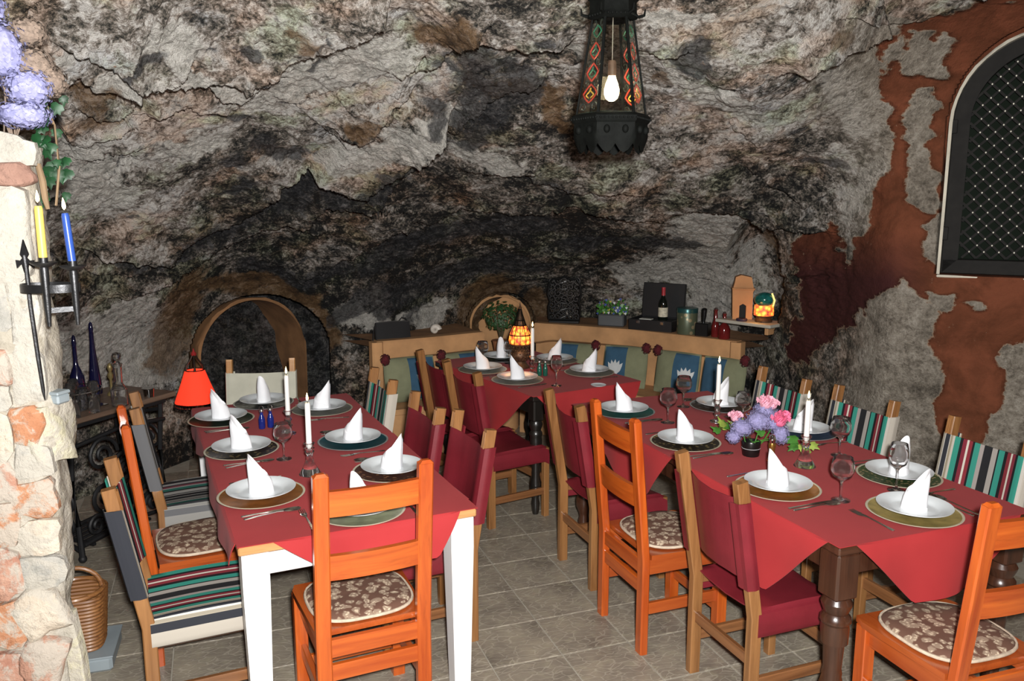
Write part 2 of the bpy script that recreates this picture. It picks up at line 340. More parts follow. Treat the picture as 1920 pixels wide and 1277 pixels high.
# profile parameter: even arc length of the middle column
_r0=np.array(CO[9][1]);_t=np.concatenate([[0],np.cumsum(np.hypot(np.diff(_r0),np.diff(LV)))]);_t/=_t[-1]
def shell(th,t):
    """th degrees (n), t 0..1 (m) -> points (n,m,3)"""
    R=pchip([c[0] for c in CO],[c[1] for c in CO],th)       # n,13
    r=pchip(_t,R.T,t).T; z=pchip(_t,LV,t)
    a=np.radians(th)[:,None]
    return np.stack([r*np.sin(a),1+r*np.cos(a),np.broadcast_to(z,r.shape)],-1)
LEDGES=[
 (0.05,[(-1.53,2.95,2.53),(-1.50,2.99,2.53),(-1.48,3.07,2.51),(-1.47,3.15,2.49),(-1.45,3.24,2.48),(-1.40,3.31,2.47),(-1.35,3.34,2.49),(-1.28,3.31,2.51)]),
 (0.08,[(-1.73,3.01,2.43),(-1.68,3.03,2.45),(-1.66,3.11,2.43),(-1.61,3.12,2.45),(-1.61,3.23,2.42),(-1.57,3.27,2.42),(-1.49,3.30,2.45)]),
 (0.11,[(-1.51,3.35,2.42),(-1.34,3.44,2.46),(-1.21,3.49,2.49),(-1.14,3.57,2.48),(-1.07,3.57,2.50),(-0.98,3.55,2.53),(-0.89,3.50,2.56),(-0.77,3.46,2.59),(-0.67,3.41,2.62),(-0.56,3.34,2.65),(-0.48,3.26,2.68)]),
 (0.06,[(-1.29,3.63,2.42),(-1.28,3.72,2.40),(-1.21,3.79,2.40),(-1.13,3.73,2.44),(-1.08,3.75,2.44)]),
 (0.04,[(-1.73,3.46,2.29),(-1.71,3.53,2.28),(-1.69,3.60,2.27),(-1.61,3.58,2.31)]),
 (0.05,[(-1.56,3.70,2.30),(-1.44,3.75,2.33),(-1.40,3.82,2.32),(-1.33,3.90,2.32)]),
 (0.12,[(-2.28,4.53,1.63),(-2.21,4.77,1.60),(-2.12,4.99,1.61),(-1.94,4.97,1.74),(-1.78,5.04,1.79),(-1.67,5.04,1.83),(-1.57,5.00,1.86),(-1.41,4.88,1.95),(-1.28,4.75,2.02),(-1.19,4.70,2.07)]),
 (0.16,[(-1.11,4.73,2.07),(-1.02,4.82,2.06),(-0.96,4.89,2.04),(-0.88,4.95,2.03),(-0.80,4.89,2.07),(-0.73,4.82,2.11),(-0.63,4.73,2.16),(-0.55,4.63,2.21),(-0.43,4.50,2.28),(-0.34,4.36,2.34)]),
 (0.07,[(-2.40,5.05,1.31),(-2.24,5.26,1.41),(-2.15,5.33,1.48),(-1.91,5.38,1.63),(-1.77,5.39,1.68),(-1.61,5.37,1.73),(-1.46,5.35,1.77),(-1.37,5.48,1.74),(-1.16,5.21,1.88),(-0.99,5.30,1.88),(-0.90,5.37,1.86),(-0.79,5.23,1.94),(-0.66,5.07,2.02),(-0.57,5.04,2.05)]),
 (0.08,[(-1.56,6.10,1.35),(-1.45,6.07,1.41),(-1.31,6.03,1.47),(-1.19,5.99,1.53),(-1.06,5.92,1.60),(-0.92,5.83,1.67),(-0.72,5.73,1.75)]),
 (0.05,[(-0.72,5.73,1.75),(-0.56,5.81,1.73),(-0.34,5.66,1.82),(-0.11,5.69,1.82),(0.11,5.68,1.82),(0.35,5.61,1.85)]),
 (0.06,[(-0.87,4.28,2.30),(-0.80,4.35,2.29),(-0.71,4.32,2.32),(-0.62,4.21,2.37),(-0.50,4.11,2.42)]),
 (0.07,[(-0.49,3.86,2.51),(-0.44,3.80,2.53),(-0.43,3.83,2.52),(-0.33,3.85,2.51),(-0.29,3.76,2.54),(-0.23,3.62,2.59),(-0.17,3.54,2.62),(-0.13,3.49,2.63)]),
 (0.06,[(-0.20,3.63,2.59),(-0.11,3.66,2.58),(-0.04,3.66,2.58),(0.07,3.68,2.58),(0.15,3.66,2.58),(0.20,3.65,2.58)]),
 (0.04,[(0.50,3.61,2.59),(0.61,3.68,2.57),(0.69,3.66,2.58)]),
 (0.10,[(1.22,3.81,2.59),(1.27,3.79,2.62),(1.36,3.81,2.65),(1.44,3.85,2.67),(1.54,3.95,2.65),(1.60,3.96,2.68),(1.72,4.01,2.71),(1.82,4.05,2.72),(1.92,4.07,2.74),(2.00,4.05,2.77),(2.05,4.02,2.79),(2.05,3.97,2.81),(2.09,3.83,2.86)]),
 (0.03,[(1.18,4.50,2.27),(1.36,4.65,2.20)]),
 (0.04,[(1.42,4.98,2.06),(1.59,5.11,1.99),(1.81,5.11,1.87),(1.85,4.97,1.92)]),
 (0.08,[(0.49,5.55,1.87),(0.67,5.57,1.85),(1.01,5.69,1.78),(1.15,5.49,1.85),(1.45,5.41,1.87),(1.69,5.50,1.78),(1.90,5.19,1.72)]),
 (0.04,[(-0.52,4.59,2.23),(-0.31,4.58,2.26),(0.00,4.14,2.42),(0.08,4.17,2.41),(0.13,4.13,2.42)]),
 (0.03,[(-1.82,3.35,2.28),(-1.91,3.65,2.14),(-1.78,3.71,2.19),(-1.55,3.76,2.28)]),
 (0.04,[(-1.92,3.81,2.08),(-1.85,3.85,2.11),(-1.76,3.89,2.14)]),
 (0.04,[(-2.39,4.37,1.59),(-2.39,4.69,1.47),(-2.32,4.89,1.46),(-2.20,5.14,1.49)]),
 (0.05,[(0.13,5.14,2.05),(0.40,5.24,2.00),(0.63,5.18,2.01),(0.86,5.21,1.99)]),
 (0.04,[(-0.28,5.04,2.08),(-0.13,5.01,2.10),(0.13,5.01,2.11)]),
]
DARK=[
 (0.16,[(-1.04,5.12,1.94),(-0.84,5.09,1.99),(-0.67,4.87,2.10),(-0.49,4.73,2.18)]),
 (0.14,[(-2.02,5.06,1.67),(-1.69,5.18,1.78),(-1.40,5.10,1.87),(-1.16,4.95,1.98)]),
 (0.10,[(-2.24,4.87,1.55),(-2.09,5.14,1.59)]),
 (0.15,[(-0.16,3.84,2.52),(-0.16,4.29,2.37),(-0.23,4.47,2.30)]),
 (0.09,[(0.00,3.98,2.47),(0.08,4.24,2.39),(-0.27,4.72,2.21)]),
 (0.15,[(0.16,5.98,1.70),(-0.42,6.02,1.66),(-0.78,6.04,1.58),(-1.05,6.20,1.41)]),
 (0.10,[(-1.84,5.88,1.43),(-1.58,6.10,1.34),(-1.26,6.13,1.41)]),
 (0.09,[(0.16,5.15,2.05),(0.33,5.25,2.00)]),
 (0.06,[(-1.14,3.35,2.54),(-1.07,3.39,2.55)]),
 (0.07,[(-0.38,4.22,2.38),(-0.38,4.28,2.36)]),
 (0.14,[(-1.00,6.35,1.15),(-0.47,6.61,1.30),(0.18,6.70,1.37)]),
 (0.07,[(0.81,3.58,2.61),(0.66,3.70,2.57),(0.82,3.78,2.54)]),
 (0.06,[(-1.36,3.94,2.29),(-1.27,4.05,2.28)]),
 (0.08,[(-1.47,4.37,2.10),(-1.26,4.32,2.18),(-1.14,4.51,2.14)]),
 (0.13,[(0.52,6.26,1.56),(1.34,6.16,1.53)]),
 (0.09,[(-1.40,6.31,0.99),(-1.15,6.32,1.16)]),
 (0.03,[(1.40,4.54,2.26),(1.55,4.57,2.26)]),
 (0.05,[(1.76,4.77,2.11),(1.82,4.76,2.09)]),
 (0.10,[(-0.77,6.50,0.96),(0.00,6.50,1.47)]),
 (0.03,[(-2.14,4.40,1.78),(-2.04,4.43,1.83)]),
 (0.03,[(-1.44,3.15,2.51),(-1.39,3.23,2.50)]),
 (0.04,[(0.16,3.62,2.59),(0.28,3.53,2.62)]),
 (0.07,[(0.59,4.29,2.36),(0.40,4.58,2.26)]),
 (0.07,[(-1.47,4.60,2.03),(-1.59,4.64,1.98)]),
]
LIGHT=[
 (0.21,[(-2.65,5.07,1.03),(-2.50,5.23,1.11),(-2.47,5.64,0.78),(-2.57,5.45,0.68)]),
 (0.26,[(1.38,5.70,1.74),(1.42,6.45,1.39),(1.62,6.66,1.02)]),
 (0.25,[(1.06,6.77,1.28),(1.55,6.48,1.31)]),
 (0.09,[(1.55,4.15,2.53),(1.82,4.42,2.38),(1.85,4.57,2.22)]),
 (0.08,[(1.99,4.64,2.02),(1.97,4.86,1.82)]),
 (0.03,[(-1.56,3.01,2.50),(-1.64,2.96,2.48)]),
 (0.09,[(-1.54,3.25,2.44),(-1.20,3.69,2.43)]),
 (0.08,[(-1.37,3.09,2.55),(-1.27,3.27,2.53)]),
 (0.17,[(-1.11,3.87,2.39),(-0.81,3.83,2.47),(-0.56,3.71,2.55)]),
 (0.14,[(-0.93,4.57,2.17),(-0.62,4.46,2.27),(-0.43,4.32,2.34)]),
 (0.05,[(0.34,3.85,2.52),(0.23,3.74,2.56)]),
 (0.06,[(0.78,3.46,2.64),(0.62,3.48,2.63)]),
 (0.17,[(-1.97,3.97,2.01),(-1.99,3.73,2.08),(-2.04,4.18,1.91)]),
 (0.08,[(-1.61,4.03,2.16),(-1.47,4.15,2.17)]),
 (0.09,[(0.71,3.92,2.49),(1.19,4.34,2.34)]),
 (0.12,[(-0.30,4.77,2.19),(-0.03,4.94,2.13)]),
 (0.11,[(-1.29,6.32,1.03),(-0.62,6.68,0.98)]),
]
OCHRE=[
 (0.08,[(-0.23,3.48,2.63),(-0.29,3.61,2.59)]),
 (0.06,[(-0.89,3.34,2.60),(-0.84,3.41,2.59)]),
 (0.03,[(-1.69,2.97,2.46),(-1.67,2.99,2.46)]),
 (0.06,[(-1.69,3.31,2.36),(-1.72,3.61,2.25)]),
 (0.20,[(-2.23,5.61,1.31),(-2.35,5.70,1.07),(-2.43,5.72,0.84)]),
 (0.11,[(-2.13,5.83,1.32),(-1.82,6.05,1.30),(-1.57,6.22,1.17),(-1.48,6.32,0.83)]),
 (0.16,[(1.80,6.07,1.34),(1.89,6.02,1.19)]),
 (0.24,[(-0.15,6.99,1.16),(-0.30,7.10,0.86)]),
 (0.16,[(0.19,7.15,1.05),(0.15,7.26,0.85)]),
 (0.07,[(-1.59,3.36,2.39),(-1.58,3.29,2.42)]),
 (0.05,[(1.31,3.68,2.70),(1.39,3.77,2.69)]),
 (0.06,[(-0.20,4.07,2.44),(0.22,4.25,2.38),(0.26,4.54,2.28)]),
 (0.06,[(0.66,3.92,2.49),(0.70,4.01,2.46)]),
 (0.04,[(-0.83,4.29,2.30),(-0.71,4.24,2.35)]),
]
PALE=[
 (0.19,[(-1.61,2.90,2.51),(-1.30,3.17,2.55),(-0.86,3.48,2.57),(-0.43,3.43,2.64)]),
 (0.42,[(-1.89,3.57,2.18),(-1.95,4.06,2.00),(-2.09,4.53,1.78)]),
 (0.33,[(-1.54,3.90,2.23),(-1.14,3.96,2.36),(-0.65,3.98,2.45),(-0.39,3.92,2.49)]),
 (0.23,[(-1.05,4.63,2.12),(-0.67,4.43,2.28),(-0.43,4.32,2.34)]),
 (0.20,[(0.37,3.54,2.62),(0.83,3.50,2.63),(1.22,3.70,2.65)]),
 (0.35,[(0.74,4.07,2.44),(1.22,4.43,2.30),(1.65,4.41,2.38)]),
 (0.18,[(1.85,4.69,2.12),(1.99,4.84,1.76)]),
 (0.18,[(-0.24,4.85,2.16),(0.12,4.74,2.21)]),
 (0.24,[(0.71,5.09,2.05),(1.04,4.83,2.13)]),
 (0.34,[(1.22,6.93,1.09),(1.51,6.35,1.40),(1.49,5.82,1.67)]),
 (0.29,[(2.04,4.83,1.13),(2.05,4.67,0.90)]),
 (0.35,[(-2.55,4.99,1.18),(-2.47,5.64,0.78)]),
 (0.12,[(0.09,3.44,2.64),(0.00,3.71,2.57)]),
]
DARK_BROAD=[  # broad areas where the stone tone is lowered
 (0.34,[(-1.85,5.98,1.35),(-1.05,6.20,1.41),(0.17,6.38,1.52),(1.15,6.14,1.57)]),
 (0.23,[(-0.15,3.80,2.54),(-0.17,4.41,2.32),(0.00,4.29,2.37)]),
 (0.23,[(-1.05,5.17,1.92),(-0.61,4.88,2.10)]),
 (0.22,[(-2.20,5.14,1.49),(-1.71,5.22,1.76),(-1.33,4.94,1.95)]),
 (0.26,[(-1.08,6.36,1.03),(-0.51,6.82,0.99),(0.19,7.15,1.05)]),
 (0.28,[(-0.37,5.84,1.74),(0.54,5.96,1.70)]),
]
RED=[(28.80,2.65),(30.80,2.72),(34.40,2.79),(38.20,2.85),(42.80,2.84),(44.60,1.05),(39.60,1.18),(38.00,1.15),(38.20,0.88),(37.80,0.62),(35.60,0.49),(34.60,0.79),(33.80,1.14),(33.20,1.37),(31.40,1.48),(29.60,1.34),(26.20,1.03),(23.20,0.76),(22.60,0.88),(24.20,1.26),(23.20,1.64),(25.60,1.73),(28.20,1.71),(29.20,2.07),(30.00,2.20),(29.60,2.38),(28.80,2.50)]
REDHOLES=[[(31.00,2.66),(33.60,2.69),(33.60,2.53),(31.20,2.52)],[(31.20,2.48),(32.80,2.48),(32.60,2.19),(33.40,1.86),(32.80,1.82),(31.20,1.89),(30.80,2.28)],[(32.40,1.78),(34.00,1.81),(34.20,1.56),(32.80,1.55)],[(25.60,1.73),(27.40,1.72),(27.20,1.53)],[(35.40,1.36),(36.80,1.34),(36.60,1.27)],[(33.20,1.43),(34.60,1.42),(34.40,1.30),(33.60,1.31)],[(29.40,2.63),(30.60,2.65),(30.80,2.59),(29.20,2.54)]]
# ---------------------------------------------------------------- the cave: one rock surface, cut into walls and ceiling
def _hash(ix, iy, iz, seed):
    h = (ix.astype(np.uint32)*np.uint32(374761393)+iy.astype(np.uint32)*np.uint32(668265263)+iz.astype(np.uint32)*np.uint32(2147483647)+np.uint32(seed*974711+12345))
    h = (h ^ (h >> np.uint32(13)))*np.uint32(1274126177); h ^= h >> np.uint32(16)
    h = h*np.uint32(2246822519); h ^= h >> np.uint32(15)
    return h
def pn(p, seed=0):
    """gradient noise, about -1..1"""
    f = np.floor(p); i = f.astype(np.int64); w = (p-f).astype(np.float32); u = w*w*w*(w*(w*6-15)+10); out = 0
    for dx in (0, 1):
        for dy in (0, 1):
            for dz in (0, 1):
                h = _hash(i[:, 0]+dx, i[:, 1]+dy, i[:, 2]+dz, seed)
                gx = ((h & np.uint32(1023)).astype(np.float32)/511.5-1); gy = (((h >> np.uint32(10)) & np.uint32(1023)).astype(np.float32)/511.5-1); gz = (((h >> np.uint32(20)) & np.uint32(1023)).astype(np.float32)/511.5-1)
                d = gx*(w[:, 0]-dx)+gy*(w[:, 1]-dy)+gz*(w[:, 2]-dz)
                out = out+d*(u[:, 0] if dx else 1-u[:, 0])*(u[:, 1] if dy else 1-u[:, 1])*(u[:, 2] if dz else 1-u[:, 2])
    return out*1.25
def fbm(p, oct=4, seed=0, g=.5):
    a = 1; s = 0
    for k in range(oct): s = s+a*pn(p*2**k+k*17.3, seed+k); a *= g
    return s
th = np.concatenate([np.arange(-180, -52, 4.0), np.arange(-52, 62, .15), np.arange(62, 181, 4.0)])
tt = np.concatenate([np.linspace(0, .07, 16), np.linspace(.07, .86, 640)[1:], np.linspace(.86, 1, 12)[1:]])
G = shell(th, tt); nt, nz = G.shape[:2]
TH = np.broadcast_to(th[:, None], (nt, nz)).ravel()
Tz = np.gradient(G, axis=1); Tx = np.gradient(G, axis=0)
N = np.cross(Tx, Tz); N /= np.linalg.norm(N, axis=-1, keepdims=True)+1e-9
cen = np.array([0, 2.5, 1.3]); flip = np.sum(N*(cen-G), -1) < 0; N[flip] *= -1                      # N points into the room
Pb = G.reshape(-1, 3); Nb = N.reshape(-1, 3); Tz = (Tz/(np.linalg.norm(Tz, axis=-1, keepdims=True)+1e-9)).reshape(-1, 3)
rough = np.clip((29.5+3*pn(Pb*1.3, 3)-TH)/5, 0, 1)                                                   # 1 on rock, 0 on the plastered right wall
rough = np.where(Pb[:, 2] > 2.74+.05*pn(Pb*3, 5), 1, rough)
low = np.clip((1.25-Pb[:, 2])/.4, 0, 1)
amp = rough*(1-.55*low)
wz = fbm(Pb*1.1, 3, 40)
d = .10*fbm(Pb*.95, 2, 1)*(.35+.65*amp)+.030*fbm(Pb*2.6, 2, 9)*(.2+.8*amp)+.014*fbm(Pb*7, 2, 21)*(.25+.75*amp)+(.013*fbm(Pb*21, 2, 27)+.007*pn(Pb*52, 33))*(.3+.7*rough)-.012*np.clip(np.abs(fbm(Pb*6, 2, 35))-.02, -.02, 0)/-.02*amp
# strata: tilted beds that break off in lips
dirv = np.where(Pb[:, 0] < .3, .42*(Pb[:, 0]-.3), -.12*(Pb[:, 0]-.3))
s = Pb[:, 2]*1.0-dirv*.75-.18*Pb[:, 1]
crack_shade = np.zeros(len(Pb))                                                                              # shade painted as thin dark lines in the cracks between the beds
for per, A, sd in ((.42, .050, 50), (.19, .012, 60)):
    q = s/per+1.0*fbm(Pb*.9, 2, sd)+.22*fbm(Pb*4, 2, sd+3)+.10*fbm(Pb*13, 2, sd+5)
    fr = q-np.floor(q); k = np.clip(.1+1.5*pn(Pb*1.6, sd+7)+.6*pn(Pb*.6, sd+9), 0, 1.2)
    d += amp*A*k*np.exp(-fr*3.2)*np.clip(fr/.05, 0, 1)-amp*A*.55*np.minimum(k*1.5, 1)*np.exp(-(1-fr)*per/.014)
    crack_shade = np.maximum(crack_shade, amp*np.clip(k*1.6-.35, 0, 1)*np.exp(-(((1-fr)*per-.004)/.009)**2)*np.clip(.6+1.5*pn(Pb*5, sd+11), 0, 1))
jit = .022*fbm(Pb*7, 2, 70)+.016*fbm(Pb*24, 2, 73)
for A, pts in LEDGES:
    pts = np.array(pts); sel = np.where(np.all((Pb > pts.min(0)-.7) & (Pb < pts.max(0)+.7), 1))[0]
    if len(sel) == 0: continue
    A *= 1.15
    p = Pb[sel]; best = np.full(len(sel), 9.); sg = np.zeros(len(sel)); fade = np.ones(len(sel)); m = len(pts)-1
    for i in range(m):
        a, b = pts[i], pts[i+1]; e = b-a; L = np.linalg.norm(e)+1e-6; e = e/L
        u = (p-a)@e; uc = np.clip(u, 0, L); c = a+uc[:, None]*e; v = p-c; dd = np.linalg.norm(v, axis=1)
        w = np.cross(Nb[sel], e); w *= np.sign(np.sum(w*Tz[sel], 1))[:, None]
        x = np.maximum(-u, 0) if i == 0 else (np.maximum(u-L, 0) if i == m-1 else np.zeros_like(u))
        if m == 1: x = np.maximum(np.maximum(-u, u-L), 0)
        t = dd < best; best = np.where(t, dd, best); sg = np.where(t, np.sum((p-a)*w, 1), sg); fade = np.where(t, np.exp(-x/.05), fade)
    r = np.where(sg > 0, best, -best)+jit[sel]
    up = np.exp(-(np.maximum(r, 0)/(.10+1.6*A))**1.3)*A; dn = -.5*A*np.exp(-np.maximum(-r, 0)/(.03+.8*A))-.035*np.exp(-np.maximum(-r, 0)/.018)
    st = np.clip(r/.012+.5, 0, 1)
    d[sel] += fade*(st*up+(1-st)*dn)
    crack_shade[sel] = np.maximum(crack_shade[sel], fade*np.exp(-((r+.008)/(.009+.07*A))**2)*np.clip(.75+1.4*pn(Pb[sel]*4, 75), .25, 1))
# openings: large arched niche on the left, small one in the middle, rough hollow on the right, window bay
def local(c, tdir): c = np.array(c); t = np.array([tdir[0], tdir[1], 0]); return (Pb-c)@t
def arch(sx, z, hw, spring): return np.where(z > spring, np.hypot(sx, z-spring) < hw, np.abs(sx) < hw)
NA = ((-1.98, 6.22), (.72, .69), .45, .72)          # centre on plan, tangent, half width, springing height
NB = ((-.10, 7.20), (1.0, .02), .27, .80)
WN = ((2.68, 4.22), (.87, -.48), .43, 2.29)
for (c, tv, hw, sp), dep, flat in ((NA, -.62, .3), (NB, -.12, .2)):
    sx = local((c[0], c[1], 0), tv); near = np.hypot(Pb[:, 0]-c[0], Pb[:, 1]-c[1]) < 1.2
    dist = np.where(Pb[:, 2] > sp, np.hypot(sx, Pb[:, 2]-sp), np.abs(sx))-hw
    d = np.where(near, d*np.clip(.15+np.abs(dist)/flat, 0, 1), d)
    d = np.where(near & (dist < .03), dep+.07*fbm(Pb*5, 3, 80), d)
c, tv, hw, sp = WN; sx = local((c[0], c[1], 0), tv)
inside = (Pb[:, 2] > 1.5) & arch(sx, Pb[:, 2], hw+.02, sp) & (TH > 20) & (TH < 70)
near = (np.abs(sx) < .75) & (Pb[:, 2] > 1.2) & (Pb[:, 2] < 2.85) & (TH > 20) & (TH < 70)
d = np.where(near, d*.25, d); d = np.where(inside, -.16, d)
hx = np.hypot((TH-19.6)/2.3, (Pb[:, 2]-1.30)/.42); d = np.where(hx < 1.3, d-.30*np.clip((1.15-hx)/.35, 0, 1), d)
d = np.where(Pb[:, 2] < .9, d*np.clip(.3+Pb[:, 2], 0, 1), d)
Pd = Pb+Nb*d[:, None]
Pd[:, 2] = np.where(Pb[:, 2] < 1e-6, -.02, Pd[:, 2])
# colour masks (dark beds, pale crust, ochre plaster, red wash; shade painted into the cracks)
def capmask(caps):
    out = np.zeros(len(Pb))
    wq = Pb+np.stack([.10*fbm(Pb*3.3+i*9, 3, 90+i) for i in range(3)], 1)
    for w, pts in caps:
        pts = np.array(pts); best = np.full(len(Pb), 9.)
        for i in range(max(1, len(pts)-1)):
            a = pts[i]; b = pts[min(i+1, len(pts)-1)]; e = b-a; L2 = e@e+1e-9
            u = np.clip(((wq-a)@e)/L2, 0, 1); best = np.minimum(best, np.linalg.norm(wq-a-u[:, None]*e, axis=1))
        out = np.maximum(out, np.clip(1.25-best/w*.85, 0, 1))
    return out
def softmask(caps):
    out = np.zeros(len(Pb))
    for w, pts in caps:
        pts = np.array(pts); best = np.full(len(Pb), 9.)
        for i in range(len(pts)-1):
            a = pts[i]; b = pts[i+1]; e = b-a; u = np.clip(((Pb-a)@e)/(e@e+1e-9), 0, 1); best = np.minimum(best, np.linalg.norm(Pb-a-u[:, None]*e, axis=1))
        out = np.maximum(out, np.exp(-(best/w/1.15)**2))
    return out
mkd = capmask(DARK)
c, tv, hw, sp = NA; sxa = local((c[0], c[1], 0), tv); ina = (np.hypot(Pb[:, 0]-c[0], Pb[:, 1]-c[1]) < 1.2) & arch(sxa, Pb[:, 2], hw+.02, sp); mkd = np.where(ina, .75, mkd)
pale = np.clip(np.float32(.43)+.40*softmask(PALE)-.12*softmask(DARK_BROAD)+.10*np.clip((Pb[:, 2]-2.2)/.5, -1, 1), 0, 1)
mkd = np.maximum(mkd, crack_shade*1.05)
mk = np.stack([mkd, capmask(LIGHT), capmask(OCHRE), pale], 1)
qx = TH+1.1*fbm(Pb*4.5, 4, 120, .6); qz = Pb[:, 2]+.085*fbm(Pb*4.5+5, 4, 130, .6)
def inpoly(poly):
    r = np.zeros(len(qx), bool); n = len(poly)
    for i in range(n):
        (x1, y1), (x2, y2) = poly[i], poly[(i+1) % n]
        if y1 == y2: continue
        r ^= ((y1 > qz) != (y2 > qz)) & (qx < (x2-x1)*(qz-y1)/(y2-y1)+x1)
    return r
red = inpoly(RED).astype(float)
for h in REDHOLES: red[inpoly(h)] = 0
rg = red.reshape(nt, nz)
for _ in range(3):
    rg = (rg+np.roll(rg, 1, 0)+np.roll(rg, -1, 0)+np.roll(rg, 1, 1)+np.roll(rg, -1, 1))/5
red = rg.ravel()
red = np.where((TH > 44.5) & (TH < 75) & (fbm(Pb*1.5, 2, 140) > -.2) & (Pb[:, 2] < 2.85), 1, red)
maroon = np.clip((1.75-Pb[:, 2])/.3, 0, 1)*np.clip((33.5-TH)/3, 0, 1)
mk2 = np.stack([red, maroon, 1-rough, np.ones(len(Pb))], 1)
idx = np.arange(nt*nz).reshape(nt, nz)
F4 = np.stack([idx[:-1, :-1], idx[1:, :-1], idx[1:, 1:], idx[:-1, 1:]], -1)
Pg = Pd.reshape(nt, nz, 3)
Tx2 = np.gradient(Pg, axis=0); Tz2 = np.gradient(Pg, axis=1); N2 = np.cross(Tx2, Tz2); N2 /= np.linalg.norm(N2, axis=-1, keepdims=True)+1e-9
N2[np.sum(N2*N, -1) < 0] *= -1; N2 = N2.reshape(-1, 3)
fth = (th[:-1]+th[1:])/2; fz = (G[:-1, :-1, 2]+G[1:, 1:, 2])/2
part = np.zeros(F4.shape[:2], int)
part[(fth < -34) & (fth > -120), :] = 1; part[(fth > 29.5) & (fth < 120), :] = 2; part[(np.abs(fth) >= 120), :] = 3
part[fz > np.where((fth > 29.5) & (fth < 120), 2.74, 1.62)[:, None]] = 4
def rock_material():
    m, n, l, b = _new('cave_rock')
    v = coords(n, l)
    at = n.new('ShaderNodeAttribute'); at.attribute_name = 'stone'; s1 = n.new('ShaderNodeSeparateColor'); l.new(at.outputs['Color'], s1.inputs[0])
    a2 = n.new('ShaderNodeAttribute'); a2.attribute_name = 'wash'; s2 = n.new('ShaderNodeSeparateColor'); l.new(a2.outputs['Color'], s2.inputs[0])
    n1 = noise(n, l, v, 1.6, 6, .62, .3); n2 = noise(n, l, v, 5.0, 6, .65, .6); n3 = noise(n, l, v, 17, 6, .72, .3); n4 = noise(n, l, v, 58, 5, .75)
    M2 = lambda op, x, y: mathn(n, l, op, x, y)
    def cen(x, k): return M2('MULTIPLY', M2('SUBTRACT', x, .5), k)
    tone = M2('ADD', M2('ADD', cen(n1, .9), cen(n2, 1.35)), M2('ADD', cen(n3, 1.65), cen(n4, 1.5)))             # about -.5 .. .5, grainy
    val = M2('ADD', M2('MULTIPLY', tone, 1.6), at.outputs['Alpha'])
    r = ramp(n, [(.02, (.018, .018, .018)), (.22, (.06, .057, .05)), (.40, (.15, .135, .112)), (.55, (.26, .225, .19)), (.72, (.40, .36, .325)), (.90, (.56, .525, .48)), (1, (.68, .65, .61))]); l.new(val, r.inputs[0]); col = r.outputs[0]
    # hue drifts: pinkish, grey green, brown, bluish
    h1 = noise(n, l, v, 2.3, 5, .6, .4); h2 = noise(n, l, v, 3.1, 5, .6, .4); vv = n.new('ShaderNodeVectorMath'); vv.operation = 'ADD'; l.new(v, vv.inputs[0]); vv.inputs[1].default_value = (7.3, 2.1, 4.4); h3 = noise(n, l, vv.outputs[0], 2.6, 5, .6, .4)
    def tint(fac, c, k):
        nonlocal col
        col = mixc(n, l, M2('MULTIPLY', fac, k), col, mixc(n, l, 1.0, col, c, 'MULTIPLY'))
    tint(maprange(n, l, h1, .50, .60), (1.05, .88, .78), 1.0); tint(maprange(n, l, h2, .52, .62), (.88, .98, .82), 1.0); tint(maprange(n, l, h3, .58, .68), (.98, .76, .58), .7); tint(maprange(n, l, h3, .42, .34), (.84, .92, 1.02), .8)
    def soft(ch, k, lo=.30, hi=.62): return maprange(n, l, M2('ADD', ch, M2('ADD', cen(n2, k), cen(n3, k*.6))), lo, hi)
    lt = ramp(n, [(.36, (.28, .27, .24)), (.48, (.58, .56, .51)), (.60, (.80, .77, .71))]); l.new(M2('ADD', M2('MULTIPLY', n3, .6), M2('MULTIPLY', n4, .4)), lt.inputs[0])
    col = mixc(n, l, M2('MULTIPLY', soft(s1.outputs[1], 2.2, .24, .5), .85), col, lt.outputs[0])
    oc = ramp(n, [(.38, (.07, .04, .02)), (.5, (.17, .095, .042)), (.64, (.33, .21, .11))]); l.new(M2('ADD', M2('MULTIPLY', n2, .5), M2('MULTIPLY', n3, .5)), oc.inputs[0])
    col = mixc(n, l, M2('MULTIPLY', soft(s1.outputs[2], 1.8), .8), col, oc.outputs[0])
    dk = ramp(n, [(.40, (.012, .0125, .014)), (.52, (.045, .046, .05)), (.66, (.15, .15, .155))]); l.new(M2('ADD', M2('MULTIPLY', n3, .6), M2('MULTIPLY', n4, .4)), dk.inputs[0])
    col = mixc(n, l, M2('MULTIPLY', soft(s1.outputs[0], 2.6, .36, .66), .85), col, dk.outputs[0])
    # plastered wall, red lime wash that has flaked
    pl = ramp(n, [(.38, (.09, .075, .06)), (.46, (.26, .225, .18)), (.54, (.46, .405, .335)), (.62, (.66, .61, .53))]); l.new(M2('ADD', M2('MULTIPLY', n2, .35), M2('ADD', M2('MULTIPLY', n3, .35), M2('MULTIPLY', n4, .3))), pl.inputs[0])
    col = mixc(n, l, s2.outputs[2], col, pl.outputs[0])
    crust = maprange(n, l, M2('ADD', M2('MULTIPLY', s1.outputs[1], .55), M2('ADD', cen(n3, 1.5), cen(n4, 1.6))), .42, .58)
    col = mixc(n, l, M2('MULTIPLY', crust, s2.outputs[2]), col, (.66, .61, .54))
    rw = mixc(n, l, maprange(n, l, n2, .38, .62), (.095, .030, .013), (.175, .054, .026)); rw = mixc(n, l, s2.outputs[1], rw, (.05, .014, .013))
    edge = M2('ADD', s2.outputs[0], M2('ADD', M2('ADD', cen(n3, 1.7), cen(n2, .9)), cen(n4, .9)))
    col = mixc(n, l, maprange(n, l, edge, .40, .50), col, mixc(n, l, maprange(n, l, edge, .50, .66), (.36, .25, .17), rw))
    l.new(col, b.inputs['Base Color']); b.inputs['Roughness'].default_value = .85; b.inputs['Specular IOR Level'].default_value = .2
